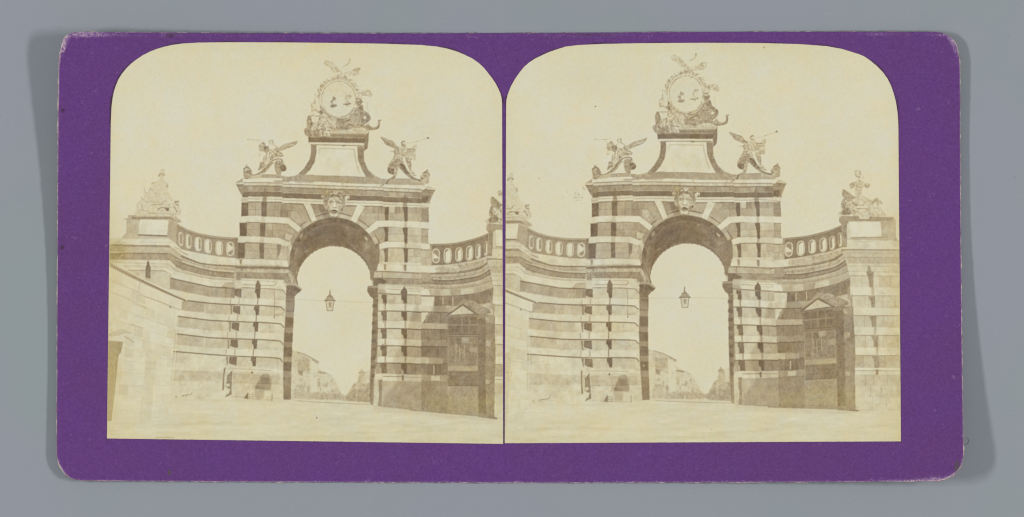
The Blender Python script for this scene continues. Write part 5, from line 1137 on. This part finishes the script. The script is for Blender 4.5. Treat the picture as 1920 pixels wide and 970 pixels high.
# ---- the prints
def print_material():
    m = N("albumen_print", .46, .22)
    c = m.attr("pigment", "Color")
    f = m.noise(5200, 2, .6); f2 = m.noise(1900, 3, .6)
    c = m.mix(m.ramp(f, .2, .8, 0, .035), c, rgb(150, 130, 100)); c = m.mix(m.ramp(f2, .3, .75, 0, .03), c, rgb(244, 238, 214))
    m.bump(f2, .05, .00005)
    return m.done(c)
def edge_material():
    m = N("paper_edge", .8, .1)
    return m.done(m.mix(m.ramp(m.noise(1500, 2, .5), .35, .65), rgb(222, 212, 188), rgb(196, 180, 160)))
PMAT, EMAT = print_material(), edge_material()
LAB = {"L": "left", "R": "right"}
WHAT = {GROUND: "pale unpaved road in front of the gateway", STREET: "houses, people and trees of the street seen through the arch", GATE: "striped stone gateway with tall round arch",
        WALLL: "curving striped wall left of the arch", WALLR: "curving striped wall right of the arch, partly in shade", BALL: "pierced balustrade left of the arch", BALR: "pierced balustrade right of the arch",
        PEDL: "block with blank white plaque at the left end of the balustrade", PEDR: "block with blank white plaque at the right end of the balustrade", STATL: "pale seated statue with trophies above the left block",
        STATR: "seated statue with trophies above the right block", MEDAL: "round medallion with eagle, seated woman and elephant on top of the gateway", ANGL: "winged angel blowing a trumpet to the left on a scroll",
        ANGR: "winged angel blowing a trumpet to the right on a scroll", MASK: "grotesque stone mask on the keystone", LANT: "glass lantern hanging from a wire under the arch", HUT: "timber hut with small gable against the right wall",
        SHED: "pale building with tiled coping at the left edge", ATTIC: "flaring attic with blank white panel above the arch"}

def build_print(v):
    q = PR[v]; g = Pic(v, q["box"]); draw(g); draw_figures(g); specks(g); col = finish(g)
    lin = s2l(col) * KEXP
    tx, ty = np.array(q["top"]).T; x0, x1 = tx[0], tx[-1]
    # columns: dense where the corner curve is steep
    cols = [x0]
    while cols[-1] < x1:
        dd = min(cols[-1] - x0, x1 - cols[-1]); cols.append(cols[-1] + float(np.clip(.25 + dd * .05, .25, 1.12)))
    cols = np.array(cols); cols = x0 + (cols - x0) * (x1 - x0) / (cols[-1] - x0); nc = len(cols); s = (cols - x0) / (x1 - x0)
    nr = 640; yt = np.interp(cols, tx, ty)
    yt = yt + rough_edge(s, 4, .10)
    T = np.linspace(0, 1, nr)[:, None]
    yb = q["yb"](x0 + (x1 - x0) * s) + rough_edge(s, 5, .12)
    Yp = yt[None] + (yb - yt)[None] * T
    Xp = q["xl"](Yp) + (q["xr"](Yp) - q["xl"](Yp)) * s[None]
    Z = Zs(Xp, Yp) + THICK + 0.00012
    Pn = world_pts(Xp, Yp, Z).reshape(-1, 3)
    # sample the picture (bilinear)
    fx = np.clip((Xp - g.x0) * SS - .5, 0, g.W - 1.001); fy = np.clip((Yp - g.y0) * SS - .5, 0, g.H - 1.001)
    ix, iy = fx.astype(int), fy.astype(int); ax, ay = (fx - ix)[..., None], (fy - iy)[..., None]
    c = (lin[iy, ix] * (1 - ax) + lin[iy, ix + 1] * ax) * (1 - ay) + (lin[iy + 1, ix] * (1 - ax) + lin[iy + 1, ix + 1] * ax) * ay
    c = np.concatenate([c, np.ones(c.shape[:2] + (1,))], -1).reshape(-1, 4)
    I = np.arange(nr * nc).reshape(nr, nc)
    Fq = np.stack([I[1:, :-1], I[1:, 1:], I[:-1, 1:], I[:-1, :-1]], -1).reshape(-1, 4)
    cxm = ((Xp[1:, :-1] + Xp[:-1, 1:]) / 2 - g.x0) * SS; cym = ((Yp[1:, :-1] + Yp[:-1, 1:]) / 2 - g.y0) * SS
    ids = g.id[np.clip(cym.astype(int), 0, g.H - 1), np.clip(cxm.astype(int), 0, g.W - 1)].ravel()
    # tidy: an island of a few cells belongs to what surrounds it
    def part(sel, extra=None):
        F_ = Fq[sel]; u, inv = np.unique(F_, return_inverse=True)
        return Pn[u], inv.reshape(F_.shape), c[u], u
    V0, F0, c0, u0 = part(ids == SKY)
    mi = np.zeros(len(F0), int)
    # paper thickness all round
    loop = np.concatenate([I[0, :], I[1:, -1], I[-1, -2::-1], I[-2:0:-1, 0]])
    lx = Xp.ravel()[loop]; ly = Yp.ravel()[loop]; n = len(loop)
    txx = np.roll(lx, -3) - np.roll(lx, 3); tyy = np.roll(ly, -3) - np.roll(ly, 3); L = np.hypot(txx, tyy) + 1e-9
    ox, oy = lx + tyy / L * .55, ly - txx / L * .55
    r1 = Pn[loop]; r2 = world_pts(ox, oy, Zs(ox, oy) + THICK + .00007); r3 = world_pts(ox, oy, Zs(ox, oy) + THICK - .00002)
    b = len(V0); A = b + np.arange(n)
    sk = np.vstack([np.stack([A + k * n, np.roll(A, -1) + k * n, np.roll(A, -1) + (k + 1) * n, A + (k + 1) * n], -1) for k in (0, 1)])
    V0 = np.vstack([V0, r1, r2, r3]); F0 = np.vstack([F0, sk]); mi = np.concatenate([mi, np.ones(len(sk), int)])
    c0 = np.vstack([c0, np.ones((3 * n, 4)) * .6])
    pr = make_mesh("photographic_print", V0, F0, [PMAT, EMAT], card, True, {"pigment": ("FLOAT_COLOR", c0)}, mi)
    pr["label"] = "sepia print of the gateway on the %s half of the card" % LAB[v]
    for k in sorted(WHAT):
        sel = ids == k
        if sel.sum() < 12: continue
        Vk, Fk, ck, _ = part(sel)
        o = make_mesh(NAMES[k], Vk, Fk, [PMAT], pr, True, {"pigment": ("FLOAT_COLOR", ck)})
        o["label"] = WHAT[k]
for v in "LR": build_print(v)

# ---------------------------------------------------------------- a curl of lint on the board by the lower right corner
def lint():
    m = N("dark_lint", .9, .1); mat = m.done(m.mix(m.noise(4000, 2), rgb(84, 88, 90), rgb(108, 112, 112)))
    path = [(1806, 834.6, .3), (1809, 834.4, .25), (1812.5, 833.4, .5), (1815.6, 831, .8), (1817, 827.4, .9), (1816, 823.8, .7), (1813.4, 821.8, .4), (1811, 821.6, .2)]
    p = smooth_pts(np.array(path), False, 6); n = 6; r = .26 * SC
    vs_, fs_ = [], []
    W = world_pts(p[:, 0], p[:, 1], .00005 + p[:, 2] * 1e-4)
    for i, c_ in enumerate(W):
        t_ = W[min(i + 1, len(W) - 1)] - W[max(i - 1, 0)]; t_ = t_ / np.linalg.norm(t_); a = np.cross(t_, [0, 0, 1]); a /= np.linalg.norm(a); b = np.cross(a, t_)
        rr = r * (1 - .5 * abs(2 * i / (len(W) - 1) - 1) ** 3)
        for k in range(n): vs_.append(c_ + rr * (a * math.cos(2 * math.pi * k / n) + b * math.sin(2 * math.pi * k / n)))
    for i in range(len(W) - 1):
        for k in range(n): fs_.append([i * n + k, i * n + (k + 1) % n, (i + 1) * n + (k + 1) % n, (i + 1) * n + k])
    o = make_mesh("lint_fibre", np.array(vs_), np.array(fs_), [mat])
    tag(o, "tiny curled dark fibre lying on the grey board beside the card's lower right corner", "fibre")
lint()
